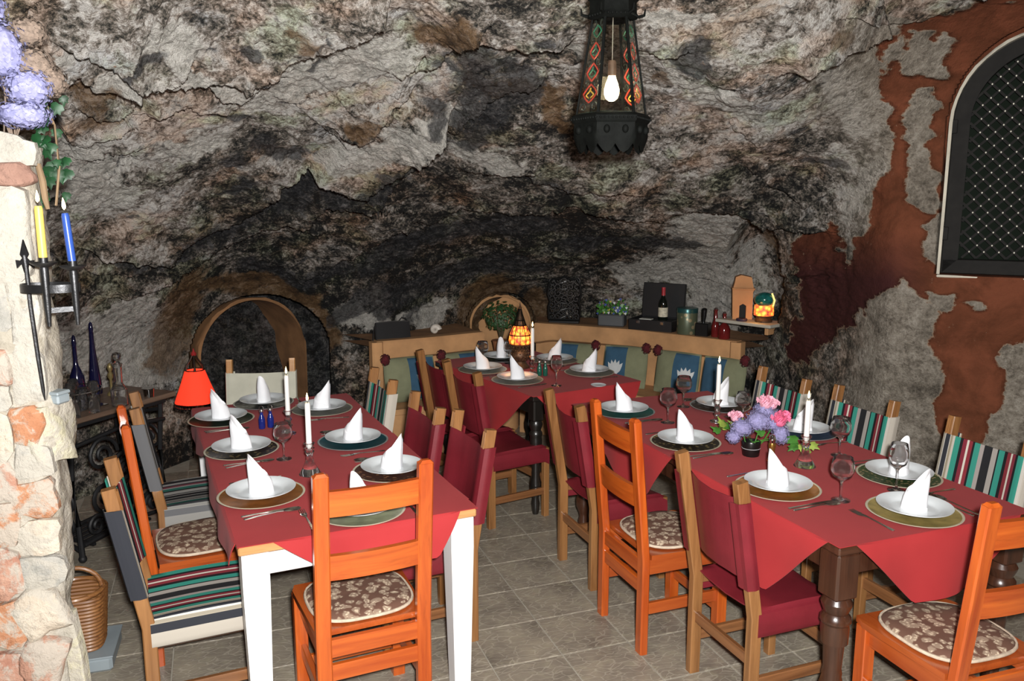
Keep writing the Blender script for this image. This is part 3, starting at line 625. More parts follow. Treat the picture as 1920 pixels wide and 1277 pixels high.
    sm_ = M2('SUBTRACT', 1.0, M2('MULTIPLY', s2.outputs[0], .8))
    h = M2('ADD', M2('MULTIPLY', n2, .3), M2('ADD', M2('MULTIPLY', n3, .6), M2('MULTIPLY', n4, .6)))
    bump(n, l, M2('MULTIPLY', h, sm_), b, 1.0, .055)
    return m
MAT['rock'] = rock_material()
for k, nm in enumerate(('wall_back', 'wall_left', 'wall_right', 'wall_front', 'ceiling')):
    fs = F4[part == k].reshape(-1, 4); u, inv = np.unique(fs, return_inverse=True); inv = inv.reshape(-1, 4)
    a = Pd[inv[:, 0]*0+u[inv[:, 0]]]; nf = np.cross(Pd[u[inv[:, 1]]]-a, Pd[u[inv[:, 3]]]-a)
    bad = np.sum(nf*Nb[u[inv[:, 0]]], 1) < 0; inv[bad] = inv[bad][:, ::-1]
    me = bpy.data.meshes.new(nm); me.vertices.add(len(u)); me.vertices.foreach_set('co', Pd[u].astype(np.float32).ravel())
    me.loops.add(len(inv)*4); me.loops.foreach_set('vertex_index', inv.astype(np.int32).ravel())
    me.polygons.add(len(inv)); me.polygons.foreach_set('loop_start', np.arange(len(inv), dtype=np.int32)*4)
    me.update(calc_edges=True); me.validate()
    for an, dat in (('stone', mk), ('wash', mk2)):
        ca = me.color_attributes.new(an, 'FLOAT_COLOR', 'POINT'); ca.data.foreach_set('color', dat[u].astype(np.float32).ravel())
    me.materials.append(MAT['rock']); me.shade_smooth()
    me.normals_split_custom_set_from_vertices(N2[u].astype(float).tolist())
    o = bpy.data.objects.new(nm, me); COL.objects.link(o); struct(o)
del Pb, Nb, Tz, G, N
# ---------------------------------------------------------------- floor of square stone-pattern tiles
def tile_material():
    m, n, l, b = _new('slate_pattern_tile')
    oi = n.new('ShaderNodeObjectInfo'); v = coords(n, l)
    ad = n.new('ShaderNodeVectorMath'); ad.operation = 'ADD'; l.new(v, ad.inputs[0])
    cm = n.new('ShaderNodeCombineXYZ'); l.new(mathn(n, l, 'MULTIPLY', oi.outputs['Random'], 53.0), cm.inputs[0]); l.new(mathn(n, l, 'MULTIPLY', oi.outputs['Random'], 17.0), cm.inputs[1]); l.new(cm.outputs[0], ad.inputs[1])
    nz = n.new('ShaderNodeTexNoise'); nz.inputs['Scale'].default_value = 9; l.new(ad.outputs[0], nz.inputs['Vector'])
    sc = n.new('ShaderNodeVectorMath'); sc.operation = 'SCALE'; sc.inputs['Scale'].default_value = .09; l.new(nz.outputs['Color'], sc.inputs[0])
    a2 = n.new('ShaderNodeVectorMath'); a2.operation = 'ADD'; l.new(ad.outputs[0], a2.inputs[0]); l.new(sc.outputs[0], a2.inputs[1])
    mp = n.new('ShaderNodeMapping'); mp.inputs['Scale'].default_value = (1, 2.6, 1); l.new(a2.outputs[0], mp.inputs[0])
    vo = n.new('ShaderNodeTexVoronoi'); vo.feature = 'DISTANCE_TO_EDGE'; vo.inputs['Scale'].default_value = 15; l.new(mp.outputs[0], vo.inputs['Vector'])
    vein = maprange(n, l, vo.outputs['Distance'], .015, .07, 1, 0)
    f = noise(n, l, ad.outputs[0], 5, 5, .6); r = ramp(n, [(.3, (.17, .145, .115)), (.5, (.25, .215, .17)), (.7, (.33, .285, .215))]); l.new(f, r.inputs[0])
    f2 = noise(n, l, ad.outputs[0], 22, 4); c = mixc(n, l, maprange(n, l, f2, .5, .7, 0, .4), r.outputs[0], (.37, .34, .24))
    l.new(mixc(n, l, mathn(n, l, 'MULTIPLY', vein, .32), c, (.56, .51, .41)), b.inputs['Base Color'])
    b.inputs['Roughness'].default_value = .42
    bump(n, l, mathn(n, l, 'ADD', vein, f2), b, .25, .002)
    return m
MAT['tile'] = tile_material(); MAT['grout'] = plain('pale_grout', (.36, .33, .27), .9, 0, .15, 12)
fb = B(); fb.grid(lambda u, v: (lerp(-4.5, 4.5, u), lerp(-2.6, 8.0, v), -.0035), 10, 12); fb.add([(-4.5, -2.6, -.06), (4.5, -2.6, -.06), (4.5, 8, -.06), (-4.5, 8, -.06)], [(0, 1, 2, 3)])
floor = struct(fb.build('floor', MAT['grout']))
TA = math.radians(19.8); e1 = Vector((math.cos(TA), math.sin(TA), 0)); e2 = Vector((-math.sin(TA), math.cos(TA), 0)); TP = .31
tb = B(); tb.box((0, 0, -.004), (TP-.006, TP-.006, .008), .0018); tile_me = tb.mesh('tile', MAT['tile'])
cells = []
for i in range(-16, 16):
    for j in range(2, 26):
        c = e1*(-.57+TP*(i+.5))+e2*(3.26-31*.0+TP*(j-11+.5))
        if c.y < 2.3 or c.y > 7.1 or abs(c.x) > .66*c.y+.1: continue
        w = Vector((c.x, c.y-1, 0)); a_ = math.degrees(math.atan2(w.x, w.y))
        if w.length > np.interp(a_, [-60, -38, -30, -22, -10, 0, 12, 20, 25, 31, 43, 60], [3.7, 4.7, 5.1, 5.6, 6, 6.3, 6.2, 5.5, 4.75, 4.1, 4.2, 4.3])-.12: continue
        cells.append((c.length, c))
for _, c in sorted(cells, key=lambda q: q[0])[:292]:
    o = bpy.data.objects.new('tile', tile_me); COL.objects.link(o); o.parent = floor; o.location = (c.x, c.y, random.uniform(-.0006, .0006)); o.rotation_euler = (0, 0, TA)

# ---------------------------------------------------------------- stone pier in the left foreground
def rough_mat(name, c1, c2, b_=.8, sc=9, lime=True):
    m, n, l, bs = _new(name); v = coords(n, l); oi = n.new('ShaderNodeObjectInfo')
    f = noise(n, l, v, sc, 6, .65); r = ramp(n, [(.3, c1), (.68, c2)]); l.new(f, r.inputs[0])
    g = noise(n, l, v, sc*5, 4, .7); l.new(mixc(n, l, maprange(n, l, g, .55, .7, 0, .5), r.outputs[0], tuple(x*.45 for x in c1)), bs.inputs['Base Color'])
    if lime:
        base = bs.inputs['Base Color'].links[0].from_socket; k = noise(n, l, coords(n, l), 13, 6, .7, .5)
        l.new(mixc(n, l, maprange(n, l, k, .44, .54, 0, .85), base, (.44, .405, .345)), bs.inputs['Base Color'])
    bs.inputs['Roughness'].default_value = .9
    bump(n, l, mathn(n, l, 'ADD', f, mathn(n, l, 'MULTIPLY', g, .4)), bs, b_, .02); return m
STN = dict(mortar=rough_mat('pale_mortar', (.26, .225, .17), (.42, .38, .31)), white=rough_mat('whitewashed_stone', (.34, .315, .27), (.50, .475, .42)), pink=rough_mat('pink_stone', (.34, .15, .10), (.48, .28, .20)),
           orange=rough_mat('orange_stone', (.36, .14, .065), (.48, .24, .13)), grey=rough_mat('grey_stone', (.26, .25, .22), (.42, .40, .36)), beige=rough_mat('beige_stone', (.42, .34, .26), (.60, .52, .42)), brown=rough_mat('brown_stone', (.22, .12, .09), (.36, .21, .16), lime=False),
           lime=rough_mat('yellowish_lime_edge', (.40, .37, .25), (.58, .54, .40)))
EP = Vector((-1.395, 2.40, 0)); ED = Vector((-.97, -.243, 0)).normalized(); EN = Vector((.243, -.97, 0)).normalized()
plan = [EP+Vector((-.25, .42, 0)), EP+Vector((-.03, .16, 0)), EP+Vector((.004, .03, 0)), EP+ED*.03-EN*.0, EP+ED*.3, EP+ED*.75, EP+ED*1.3, EP+ED*1.3+Vector((0, .7, 0)), EP+ED*.5+Vector((0, .62, 0))]
cum = [0]
for i in range(len(plan)): cum.append(cum[-1]+(plan[(i+1) % len(plan)]-plan[i]).length)
def pier(u, v):
    s_ = u*cum[-1]; i = max(k for k in range(len(plan)) if cum[k] <= s_+1e-9); f = (s_-cum[i])/(cum[i+1]-cum[i]); p = plan[i].lerp(plan[(i+1) % len(plan)], f)
    z = v*2.05; nn = (p-Vector((-2.0, 2.6, 0))).normalized()
    from mathutils import noise as mn
    k = .022*mn.noise(Vector((p.x*7, p.y*7, z*6)))+.012*mn.noise(Vector((p.x*22, p.y*22, z*20)))
    k += -.030*sm((1.15-z)/.5)
    q = p+nn*k; return (q.x, q.y, z)
pb = B(); pb.grid(pier, 190, 130, True)
pb.add([pier(i/60, 1) for i in range(60)], [tuple(range(60))])
pier_o = struct(pb.build('stone_pier', STN['mortar'], None, 60)); pier_o['label'] = 'whitewashed rubble stone pier at the left edge'
def stone(s_, z, w, h, dep, mat, sd, out=.007, rot=0):
    rr = random.Random(sd); g = B(); n_ = 16; prof = []
    pw = rr.uniform(2.4, 4.5)
    for k, (sc_, dy) in enumerate(((1.02, -.02), (1.0, out*.6), (.86, out), (.45, out*1.12))):
        for j in range(n_):
            t = 2*PI*j/n_; cx = abs(math.cos(t))**(2/pw)*math.copysign(1, math.cos(t)); cy = abs(math.sin(t))**(2/pw)*math.copysign(1, math.sin(t))
            jj = 1.06+.10*math.sin(3*t+sd)+.07*math.sin(5*t+sd*2)+.04*math.sin(11*t+sd*3)
            prof.append((cx*w/2*sc_*jj, dy+rr.uniform(-1, 1)*.0035*(k > 0), cy*h/2*sc_*jj))
    fs = [(k*n_+j, k*n_+(j+1) % n_, (k+1)*n_+(j+1) % n_, (k+1)*n_+j) for k in range(3) for j in range(n_)]+[tuple(3*n_+j for j in range(n_)), tuple(range(n_))[::-1]]
    c, sn = math.cos(rot), math.sin(rot)
    g.add([EP+ED*(s_-(x*c-zz*sn))*1.0+EN*(y)+Vector((0, 0, z+x*sn+zz*c)) for x, y, zz in prof], fs)
    return g.build('stone', STN[mat], pier_o, 50)
for i, a in enumerate([(.05, 2.035, .17, .085, 0, 'white'), (.052, 1.968, .155, .062, 0, 'brown', .02), (.10, 1.80, .21, .25, 0, 'white', .02), (.28, 1.86, .15, .3, 0, 'white'), (.035, 1.575, .075, .20, 0, 'white'), (.125, 1.60, .10, .22, 0, 'grey'),
    (.04, 1.385, .085, .17, 0, 'white'), (.12, 1.41, .08, .10, 0, 'pink', .02), (.135, 1.32, .09, .07, 0, 'white'), (.22, 1.5, .1, .3, 0, 'beige'), (.055, 1.235, .085, .115, 0, 'orange', .016), (.13, 1.20, .06, .16, 0, 'beige'), (.05, 1.12, .10, .10, 0, 'grey'), (.135, 1.06, .07, .12, 0, 'pink'),
    (.055, 1.00, .12, .11, 0, 'orange'), (.05, .88, .11, .11, 0, 'beige'), (.15, .93, .09, .13, 0, 'orange'), (.055, .765, .12, .1, 0, 'grey'), (.155, .77, .09, .16, 0, 'pink'), (.07, .63, .13, .14, 0, 'beige', .018, .4), (.17, .60, .1, .14, 0, 'orange'), (.075, .47, .12, .15, 0, 'pink', .02, -.3), (.18, .43, .1, .16, 0, 'pink'), (.08, .30, .13, .14, 0, 'beige', .018, .3), (.20, .27, .12, .13, 0, 'grey'), (.09, .13, .14, .15, 0, 'pink'), (.22, .1, .13, .16, 0, 'orange')]):
    stone(*a[:4], 0, a[5], i+3, *(a[6:] if len(a) > 6 else ()))
g = B()
for (z0, z1, x0, x1) in ((1.10, 1.285, .0, .055),):
    def lg(u, v, z0=z0, z1=z1): 
        p = EP+Vector((-.045, .03, 0)); a = u*2*PI; r = .066+.008*math.sin(5*a+v*7)
        return (p.x+r*math.cos(a)*.92, p.y+.05+r*1.5*math.sin(a), lerp(z0, z1, v)-.012*math.sin(a*2)*(1-v))
    g.grid(lg, 24, 8, True); g.add([lg(i/24, 1) for i in range(24)], [tuple(range(24))]); g.add([lg(i/24, 0) for i in range(24)], [tuple(range(24))])
g.build('plaster_ledge', STN['lime'], pier_o, 60)
g = B(); g.bar([(EP.x+dx_, EP.y+.05, z) for z, dx_ in ((0, .004), (.2, 0), (.45, -.008), (.60, -.03))], .045, .05); g.build('lime_edge', STN['lime'], pier_o)

# ---------------------------------------------------------------- niches and window
def frame_of(c, tv, z=0):
    t = Vector((tv[0], tv[1], 0)).normalized(); n_ = Vector((t.y, -t.x, 0))
    return Matrix(((t.x, n_.x, 0, c[0]), (t.y, n_.y, 0, c[1]), (0, 0, 1, z), (0, 0, 0, 1)))           # local x along wall, y into the room, z up
def arch_pts(hw, spring, n_=20, z0=0): return [(-hw, z0), (-hw, (z0+spring)/2)]+[(-hw*math.cos(PI*i/n_), spring+hw*math.sin(PI*i/n_)) for i in range(n_+1)]+[(hw, (z0+spring)/2), (hw, z0)]
def tunnel(M_, hw_in, hw_out, spring, y0, y1, z0=0, wob=0, seed=1):
    a = arch_pts(hw_in, spring, 24, z0); o = arch_pts(hw_out, spring, 24, z0); n_ = len(a); rr = random.Random(seed); g = B()
    o = [(x*(1+rr.uniform(-wob, wob)), z*(1+rr.uniform(-wob, wob)*.4) if z > z0 else z) for x, z in o]
    vs = []
    for (pts, y) in ((o, y0-.05), (o, y0), (a, y0+.008), (a, lerp(y0, y1, .5)), (a, y1)): vs += [M_ @ Vector((x, y, z)) for x, z in pts]
    fs = [(k*n_+i, k*n_+i+1, (k+1)*n_+i+1, (k+1)*n_+i) for k in range(4) for i in range(n_-1)]
    g.add(vs, fs); return g
MA = frame_of(*NA[:2]); 
struct(tunnel(MA, .425, .443, .72, .012, -.66, 0, .02, 4).build('trim_1', MAT['plasterb'], None, 60))
MB_ = frame_of(*NB[:2])
nb_ = tunnel(MB_, .255, .272, .80, .012, -.12, .3, .02, 6); ap = arch_pts(.27, .8, 20, .3); nb_.add([MB_ @ Vector((x, -.085, z)) for x, z in ap], [tuple(range(len(ap)))])
struct(nb_.build('trim_2', MAT['plaster'], None, 60))
MW = frame_of(*WN[:2])
struct(tunnel(MW, .435, .450, 2.29, .035, -.16, 1.505, .004, 9).build('trim_3', MAT['plasterw'], None, 60))
sl = B(); sl.box((0, 0, 0), (.90, .15, .014), .004, MW.to_3x3()); sl_o = sl.build('trim_4', MAT['plasterw']); sl_o.location = MW @ Vector((0, -.07, 1.492)); struct(sl_o)
# wooden lattice shutter in the arched window
win = bpy.data.objects.new('window_1', None); COL.objects.link(win); struct(win); win.matrix_world = MW; win['label'] = 'arched window with dark wooden lattice on the red washed wall'
ao = arch_pts(.43, 2.29, 28, 1.51); ai = arch_pts(.355, 2.29, 28, 1.585); n_ = len(ao); g = B()
vs = [Vector((x, y, z)) for y, pts in ((-.05, ao), (.02, ao), (.02, ai), (-.05, ai)) for x, z in pts]
fs = [(k*n_+i, k*n_+i+1, ((k+1) % 4)*n_+i+1, ((k+1) % 4)*n_+i) for k in range(4) for i in range(n_-1)]
g.add(vs, fs); g.box((0, -.015, 1.5475), (.86, .07, .075), .004); g.build('window_frame', MAT['windowwood'], win, 40)
g = B(); g.add([(x, -.085, z) for x, z in ao], [tuple(range(n_))]); pm, pn_, pl_, pb_ = _new('dark_window_pane'); pb_.inputs['Base Color'].default_value = (.01, .014, .010, 1); pb_.inputs['Roughness'].default_value = .9; pb_.inputs['Specular IOR Level'].default_value = .05
g.build('pane', pm, win)
def clip_arch(p, q, hw=.36, sp=2.29, z0=1.58):
    ins = [k/200 for k in range(201) if (lambda x, z: z > z0 and ((z <= sp and abs(x) < hw) or (z > sp and math.hypot(x, z-sp) < hw)))(lerp(p[0], q[0], k/200), lerp(p[1], q[1], k/200))]
    if len(ins) < 6: return None
    return (lerp(p[0], q[0], ins[0]), lerp(p[1], q[1], ins[0])), (lerp(p[0], q[0], ins[-1]), lerp(p[1], q[1], ins[-1]))
nails = B(); step = .068
for sg in (1, -1):
    for k in range(-24, 30):
        x0 = k*step; r_ = clip_arch((x0-sg*1.2, 2.0-1.2), (x0+sg*1.2, 2.0+1.2))
        if not r_: continue
        (xa, za), (xb, zb) = r_; g = B(); y = -.028 if sg > 0 else -.015
        g.bar([(xa, y, za), (xb, y, zb)], .036, .012, (0, 1, 0)) if False else g.sweep([(xa, y, za), (xb, y, zb)], [(-.006, -.014), (.006, -.014), (.006, .014), (-.006, .014)], True, (0, 1, 0)) 
        g.build('lattice_slat', MAT['windowwood'], win)
for i in range(-40, 40):
    for j in range(-40, 40):
        if (i+j) % 2: continue
        x, z = i*step/2, 2.0+j*step/2
        if (z <= 2.29 and abs(x) < .34 and z > 1.6) or (z > 2.29 and math.hypot(x, z-2.29) < .34): nails.ball((x, -.005, z), .0062, 6, 4)
no = nails.build('nail_head', plain('pale_nail_heads', (.7, .68, .58), .4, .1), win); no['kind'] = 'stuff'
for z in (2.27, 1.72):
    g = B(); g.box((-.425, .025, z), (.03, .02, .07), .003); g.tube([(-.44, .03, z-.04), (-.44, .03, z+.04)], .008, 8); g.build('hinge', MAT['windowwood'], win)

# ---------------------------------------------------------------- wall benches with a plaster back rail, ledge behind
def bench(name, label, pts, zt=.87, hh=.15, seatd=.36, endcap=(True, True)):
    t = thing(name, label, 'bench', (0, 0, 0)); P = [Vector((x, y, 0)) for x, y in pts]; n_ = 40
    L = [0]
    for i in range(len(P)-1): L.append(L[-1]+(P[i+1]-P[i]).length)
    def at(u):
        s_ = u*L[-1]; i = max(k for k in range(len(P)-1) if L[k] <= s_+1e-9); f = (s_-L[i])/(L[i+1]-L[i])
        p = P[i].lerp(P[i+1], f); d_ = (P[i+1]-P[i]).normalized(); return p, Vector((d_.y, -d_.x, 0))
    g = B(); vs = []
    for i in range(n_+1):
        u = i/n_; p, q = at(u); bot = zt-hh+(.05*(1-abs(2*u-1)**3)-.05)*0; 
        drop = hh+.03*math.exp(-(u/.06)**2)+.03*math.exp(-((1-u)/.06)**2)
        for (y, z) in ((-.06, zt-drop), (.0, zt-drop), (.03, zt-drop+.02), (.035, zt-.02), (.02, zt), (-.06, zt)): vs.append(p+q*y+Vector((0, 0, z)))
    fs = [(i*6+j, i*6+(j+1) % 6, (i+1)*6+(j+1) % 6, (i+1)*6+j) for i in range(n_) for j in range(6)]+[tuple(range(6)), tuple(n_*6+j for j in range(6))]
    g.add(vs, fs); g.build('back_rail', MAT['plaster'], t, 50)
    g = B(); vs = []
    for i in range(n_+1):
        p, q = at(i/n_)
        for (y, z) in ((-.05, .3), (-.01, .3), (-.01, zt-hh+.02), (-.05, zt-hh+.02)): vs.append(p+q*y+Vector((0, 0, z)))
    g.add(vs, [(i*4+j, i*4+(j+1) % 4, (i+1)*4+(j+1) % 4, (i+1)*4+j) for i in range(n_) for j in range(4)]+[(0, 1, 2, 3), tuple(n_*4+j for j in range(4))]); g.build('backrest', MAT['plaster'], t, 50)
    g = B(); vs = []
    for i in range(n_+1):
        p, q = at(i/n_)
        for (y, z) in ((-.01, 0), (seatd-.03, 0), (seatd-.03, .38), (seatd, .39), (seatd, .43), (-.01, .43)): vs.append(p+q*y+Vector((0, 0, z)))
    g.add(vs, [(i*6+j, i*6+(j+1) % 6, (i+1)*6+(j+1) % 6, (i+1)*6+j) for i in range(n_) for j in range(6)]+[tuple(range(6)), tuple(n_*6+j for j in range(6))]); g.build('seat', MAT['plaster'], t, 50)
    for u, on in ((0, endcap[0]), (1, endcap[1])):
        if not on: continue
        p, q = at(u); g = B(); g.bar([p+q*.0+Vector((0, 0, z)) for z in (0, .45, zt-.03, zt-.004)], .085, .10, (q.x, q.y, 0), .3); g.build('end_post', MAT['plaster'], t)
    return t
bench('wall_bench', 'short plaster wall bench left of the small arched niche behind the far table', [(-1.0, 5.97), (-.62, 6.17), (-.235, 6.42)], endcap=(True, False))
bench('wall_bench', 'long plaster wall bench right of the small arched niche under the bottle ledge', [(.20, 6.90), (.60, 6.72), (.98, 6.53), (1.33, 6.25), (1.66, 5.97)], endcap=(False, True))
def ledge(name, front, back, z=.865, th_=.05):
    g = B(); n_ = len(front); vs = [(x, y, z) for x, y in front]+[(x, y, z) for x, y in back]+[(x, y, z-th_) for x, y in front]+[(x, y, z-th_) for x, y in back]; fs = []
    for i in range(n_-1): fs += [(i, i+1, n_+i+1, n_+i), (2*n_+i, 3*n_+i, 3*n_+i+1, 2*n_+i+1), (i, 2*n_+i, 2*n_+i+1, i+1)]
    g.add(vs, fs); return struct(g.build(name, MAT['plasterb'], None, 50))
ledge('trim_5', [(-1.04, 6.03), (-.66, 6.23), (-.27, 6.47)], [(-1.35, 6.35), (-.95, 6.62), (-.5, 6.95)])
ledge('trim_6', [(.22, 6.96), (.63, 6.78), (1.02, 6.58), (1.37, 6.3), (1.70, 6.0)], [(.22, 7.35), (.8, 7.3), (1.35, 7.15), (1.8, 6.6), (2.05, 6.1)])
# ---------------------------------------------------------------- tables and cloths
class Fr:
    """table frame: origin at its near left corner, u across, v along"""
    def __init__(s, o, ang): s.o = Vector((o[0], o[1], 0)); s.a = ang; s.u = Vector((math.cos(ang), math.sin(ang), 0)); s.w = Vector((-math.sin(ang), math.cos(ang), 0))
    def p(s, u, v, z=0): return s.o+s.u*u+s.w*v+Vector((0, 0, z))
T1 = Fr((-.913, 2.589), math.radians(24.8)); T2 = Fr((1.092, 2.589), math.radians(20.9)); T3 = Fr((.126, 4.724), math.radians(31.9))
W1, L1 = .86, 2.05; W2, L2 = .90, 2.10; W3, L3 = .82, 1.28
def table_root(fr, label): return thing('dining_table', label, 'table', tuple(fr.o), fr.a)
def turned(top, block, h, r, n_=20):
    """profile of a turned leg, from the floor up to the block under the top"""
    p = [(r*.5, 0), (r*.62, .02), (r*.72, .07), (r*.55, .10), (r*.62, .12), (r*.95, .16), (r*.98, .2), (r*.7, .25), (r*.74, .262), (r*.66, .28), (r*.8, .40), (r*1.0, h-block-.17), (r*1.04, h-block-.12), (r*.98, h-block-.10), (r*1.12, h-block-.09), (r*1.1, h-block-.075), (r*.85, h-block-.06), (r*1.1, h-block-.03), (r*1.14, h-block-.02), (r*.9, h-block)]
    return p
def table(fr, w, l, label, top, topx, legmat, kind, over=.02):
    t = table_root(fr, label)
    g = B(); g.box((w/2, l/2, .735), (w, l, .03), .005); g.build('tabletop', topx, t)
    hh = .10
    for nm, c, d_ in (('apron', (w/2, .06, .72-hh/2), (w-.16, .022, hh)), ('apron', (w/2, l-.06, .72-hh/2), (w-.16, .022, hh)), ('apron', (.06, l/2, .72-hh/2), (.022, l-.16, hh)), ('apron', (w-.06, l/2, .72-hh/2), (.022, l-.16, hh))):
        g = B(); g.box(c, d_, .003); g.build(nm, legmat, t)
    for x in (.055, w-.055):
        for y in (.055, l-.055):
            g = B()
            if kind == 'square':
                a, b = .045, .028; sec = [(-1, -1), (1, -1), (1, 1), (-1, 1)]
                vs = [(x+sx*a*k_, y+sy*a*k_, z) for z, k_ in ((.72, 1), (.6, 1), (.02, .72), (0, .66)) for sx, sy in sec]
                g.add(vs, [(i*4+j, i*4+(j+1) % 4, (i+1)*4+(j+1) % 4, (i+1)*4+j) for i in range(3) for j in range(4)]+[(0, 1, 2, 3), (12, 13, 14, 15)])
            else:
                r = .047 if kind == 'fat' else .036; bl = .17 if kind == 'fat' else .13
                g.lathe(turned(.72, bl, .72, r), 20, (x, y, 0)); g.box((x, y, .72-bl/2), (r*2.05, r*2.05, bl), .008)
            g.build('leg', legmat, t)
    return t
table(T1, W1, L1, 'long table with white tapered legs and pine top under red cloths, left of the room', MAT['white'], MAT['pine'], MAT['white'], 'square')
table(T2, W2, L2, 'long table with thick dark turned legs under red cloths, right of the room', MAT['dark'], MAT['darkx'], MAT['dark'], 'fat')
table(T3, W3, L3, 'small far table with slim black turned legs in front of the wall benches', MAT['black'], MAT['black'], MAT['black'], 'slim')
def cloth(fr, w, v0, v1, flaps, label, z=.7535, th_=.0025, seed=1):
    """top sheet between v0 and v1 with hanging pointed flaps; flap: (side, [(s, drop) ...])"""
    rr = random.Random(seed); g = B()
    def top(a, b, k): return fr.p(lerp(-.003, w+.003, a), lerp(v0, v1, b), z+.0006*math.sin(a*9+b*7)*math.sin(b*11)-(th_ if k else 0))
    g.slab(top, 16, 24)
    for side, pts in flaps:
        ss = [p[0] for p in pts]; dd = [p[1] for p in pts]
        def fl(a, b, k, side=side, ss=ss, dd=dd):
            s_ = lerp(ss[0], ss[-1], a); D = float(np.interp(s_, ss, dd))+.0015; dr = D*b
            bul = .004+.018*(1-math.exp(-dr/.05))+.010*math.sin(s_*17+side)*dr/.2+(.0035 if k == 0 else 0)
            r_ = .012; zz = z-dr+(.0 if b > 0 else 0)
            if b < .001: bul = .0 if k == 0 else -.006
            q = {0: (s_, -bul), 1: (-bul, s_), 2: (w+bul, s_), 3: (s_, L_[0]+bul)}[side]
            return fr.p(q[0], q[1], zz-(th_ if (k and b < .001) else 0))
        L_ = [v1]
        g.slab(fl, 49, 14)
    o = g.build('tablecloth', MAT['red'], None, 40); return tag(o, label, 'tablecloth')
cloth(T1, W1, 1.02, L1+.003, [(1, [(1.14, 0), (1.3, .06), (1.55, .11), (1.8, .10), (2.04, .02)]), (2, [(1.15, 0), (1.55, .2), (2.0, 0)]), (3, [(.1, 0), (.45, .2), (.75, 0)])], 'red tablecloth on the far half of the white-legged table', .7535)
cloth(T1, W1, -.003, 1.16, [(1, [(.03, 0), (.10, .10), (.4, .12), (.8, .09), (1.15, 0)]), (0, [(.115, 0), (.27, .115), (.35, .165), (.70, .16), (.79, .0)]), (2, [(.1, 0), (.55, .22), (1.1, 0)])], 'red tablecloth on the near half of the white-legged table', .7565)
cloth(T2, W2, .98, L2+.003, [(1, [(1.04, 0), (1.2, .22), (1.3, .27), (1.5, .22), (2.05, 0)]), (2, [(1.05, 0), (1.5, .25), (2.0, 0)]), (3, [(.1, 0), (.45, .25), (.8, 0)])], 'red tablecloth on the far half of the dark-legged right table', .7535)
cloth(T2, W2, -.003, 1.06, [(1, [(.05, 0), (.33, .30), (.44, .28), (.93, 0)]), (0, [(.065, 0), (.33, .25), (.52, .242), (.62, .21), (.72, .12), (.83, 0)]), (2, [(.1, 0), (.5, .26), (1.0, 0)])], 'red tablecloth on the near half of the dark-legged right table', .7565)
cloth(T3, W3, -.003, L3+.003, [(1, [(.02, 0), (.42, .33), (.55, .31), (1.2, 0)]), (0, [(.02, 0), (.30, .30), (.48, .29), (.76, .10), (.815, 0)]), (2, [(.1, 0), (.6, .3), (1.15, 0)]), (3, [(.1, 0), (.4, .2), (.7, 0)])], 'red tablecloth on the small far table with black legs', .7535)

# ---------------------------------------------------------------- chairs with slung leather or canvas
def post_y(z): return -.195-.0*z if z < .42 else lerp(-.195, -.285, (z-.42)/.52)
def sling_chair(label, seatm, backm, group=None, wz=None, wx=None, wy=None):
    wz, wx, wy = wz or MAT['oakz'], wx or MAT['oakx'], wy or MAT['oaky']
    t = thing('dining_chair', label, 'chair', group=group)
    for sx in (-1, 1):
        x = sx*.185; g = B()
        g.bar([(x, post_y(z), z) for z in (0, .2, .42, .6, .8, .925, .94)], .036, .046, (0, 1, 0), .2)
        for k in (-1, 0, 1): g.tube([(x+k*.010, post_y(z)+.024, z) for z in (.862, .9, .932)], .0042, 6, (0, 1, 0))
        g.build('rear_post', wz, t)
        g = B(); g.bar([(x, .185, z) for z in (0, .2, .43)], .036, .036, (0, 1, 0), .15); g.build('front_leg', wz, t)
        g = B(); g.box((x, -.005, .405), (.024, .36, .04), .003); g.build('seat_rail', wy, t)
        g = B(); g.box((x, -.005, .16), (.022, .36, .042), .003); g.build('side_stretcher', wy, t)
    g = B(); g.box((0, .185, .23), (.34, .02, .05), .003); g.build('front_stretcher', wx, t)
    g = B(); g.box((0, -.195, .245), (.34, .02, .045), .003); g.build('rear_stretcher', wx, t)
    # seat sling wraps down over both rails
    prof = [(-.206, .35), (-.208, .40), (-.203, .435), (-.185, .446), (-.10, .436), (0, .430), (.10, .436), (.185, .446), (.203, .435), (.208, .40), (.206, .35)]
    def seat(a, b, k):
        f = a*(len(prof)-1); i = min(int(f), len(prof)-2); x, z = (lerp(prof[i][q], prof[i+1][q], f-i) for q in (0, 1)); y = lerp(-.19, .20, b)
        z += .006*math.sin(b*PI)*(abs(x) < .19) - (.02*max(0, b-.94)/.06)
        if k: x, z = x*.975, z-.006
        return (x, y, z)
    g = B(); g.slab(seat, 31, 12); g.build('seat', seatm, t, 50)
    bp = [(-.165, -.032), (-.205, -.03), (-.211, 0), (-.205, .022), (-.18, .028), (-.09, .004), (0, -.004), (.09, .004), (.18, .028), (.205, .022), (.211, 0), (.205, -.03), (.165, -.032)]
    def back(a, b, k):
        f = a*(len(bp)-1); i = min(int(f), len(bp)-2); x, y = (lerp(bp[i][q], bp[i+1][q], f-i) for q in (0, 1)); z = lerp(.535, .865, b)
        m_ = 1-min(1, abs(x)/.19)**2; z += (-.012 if b > .5 else .012)*m_*abs(2*b-1)
        y += post_y(z)
        if k: x, y = x*.972, y-.005*(1 if abs(x) < .18 else 0)
        return (x, y, z)
    g = B(); g.slab(back, 37, 14); g.build('backrest', backm, t, 50)
    return t
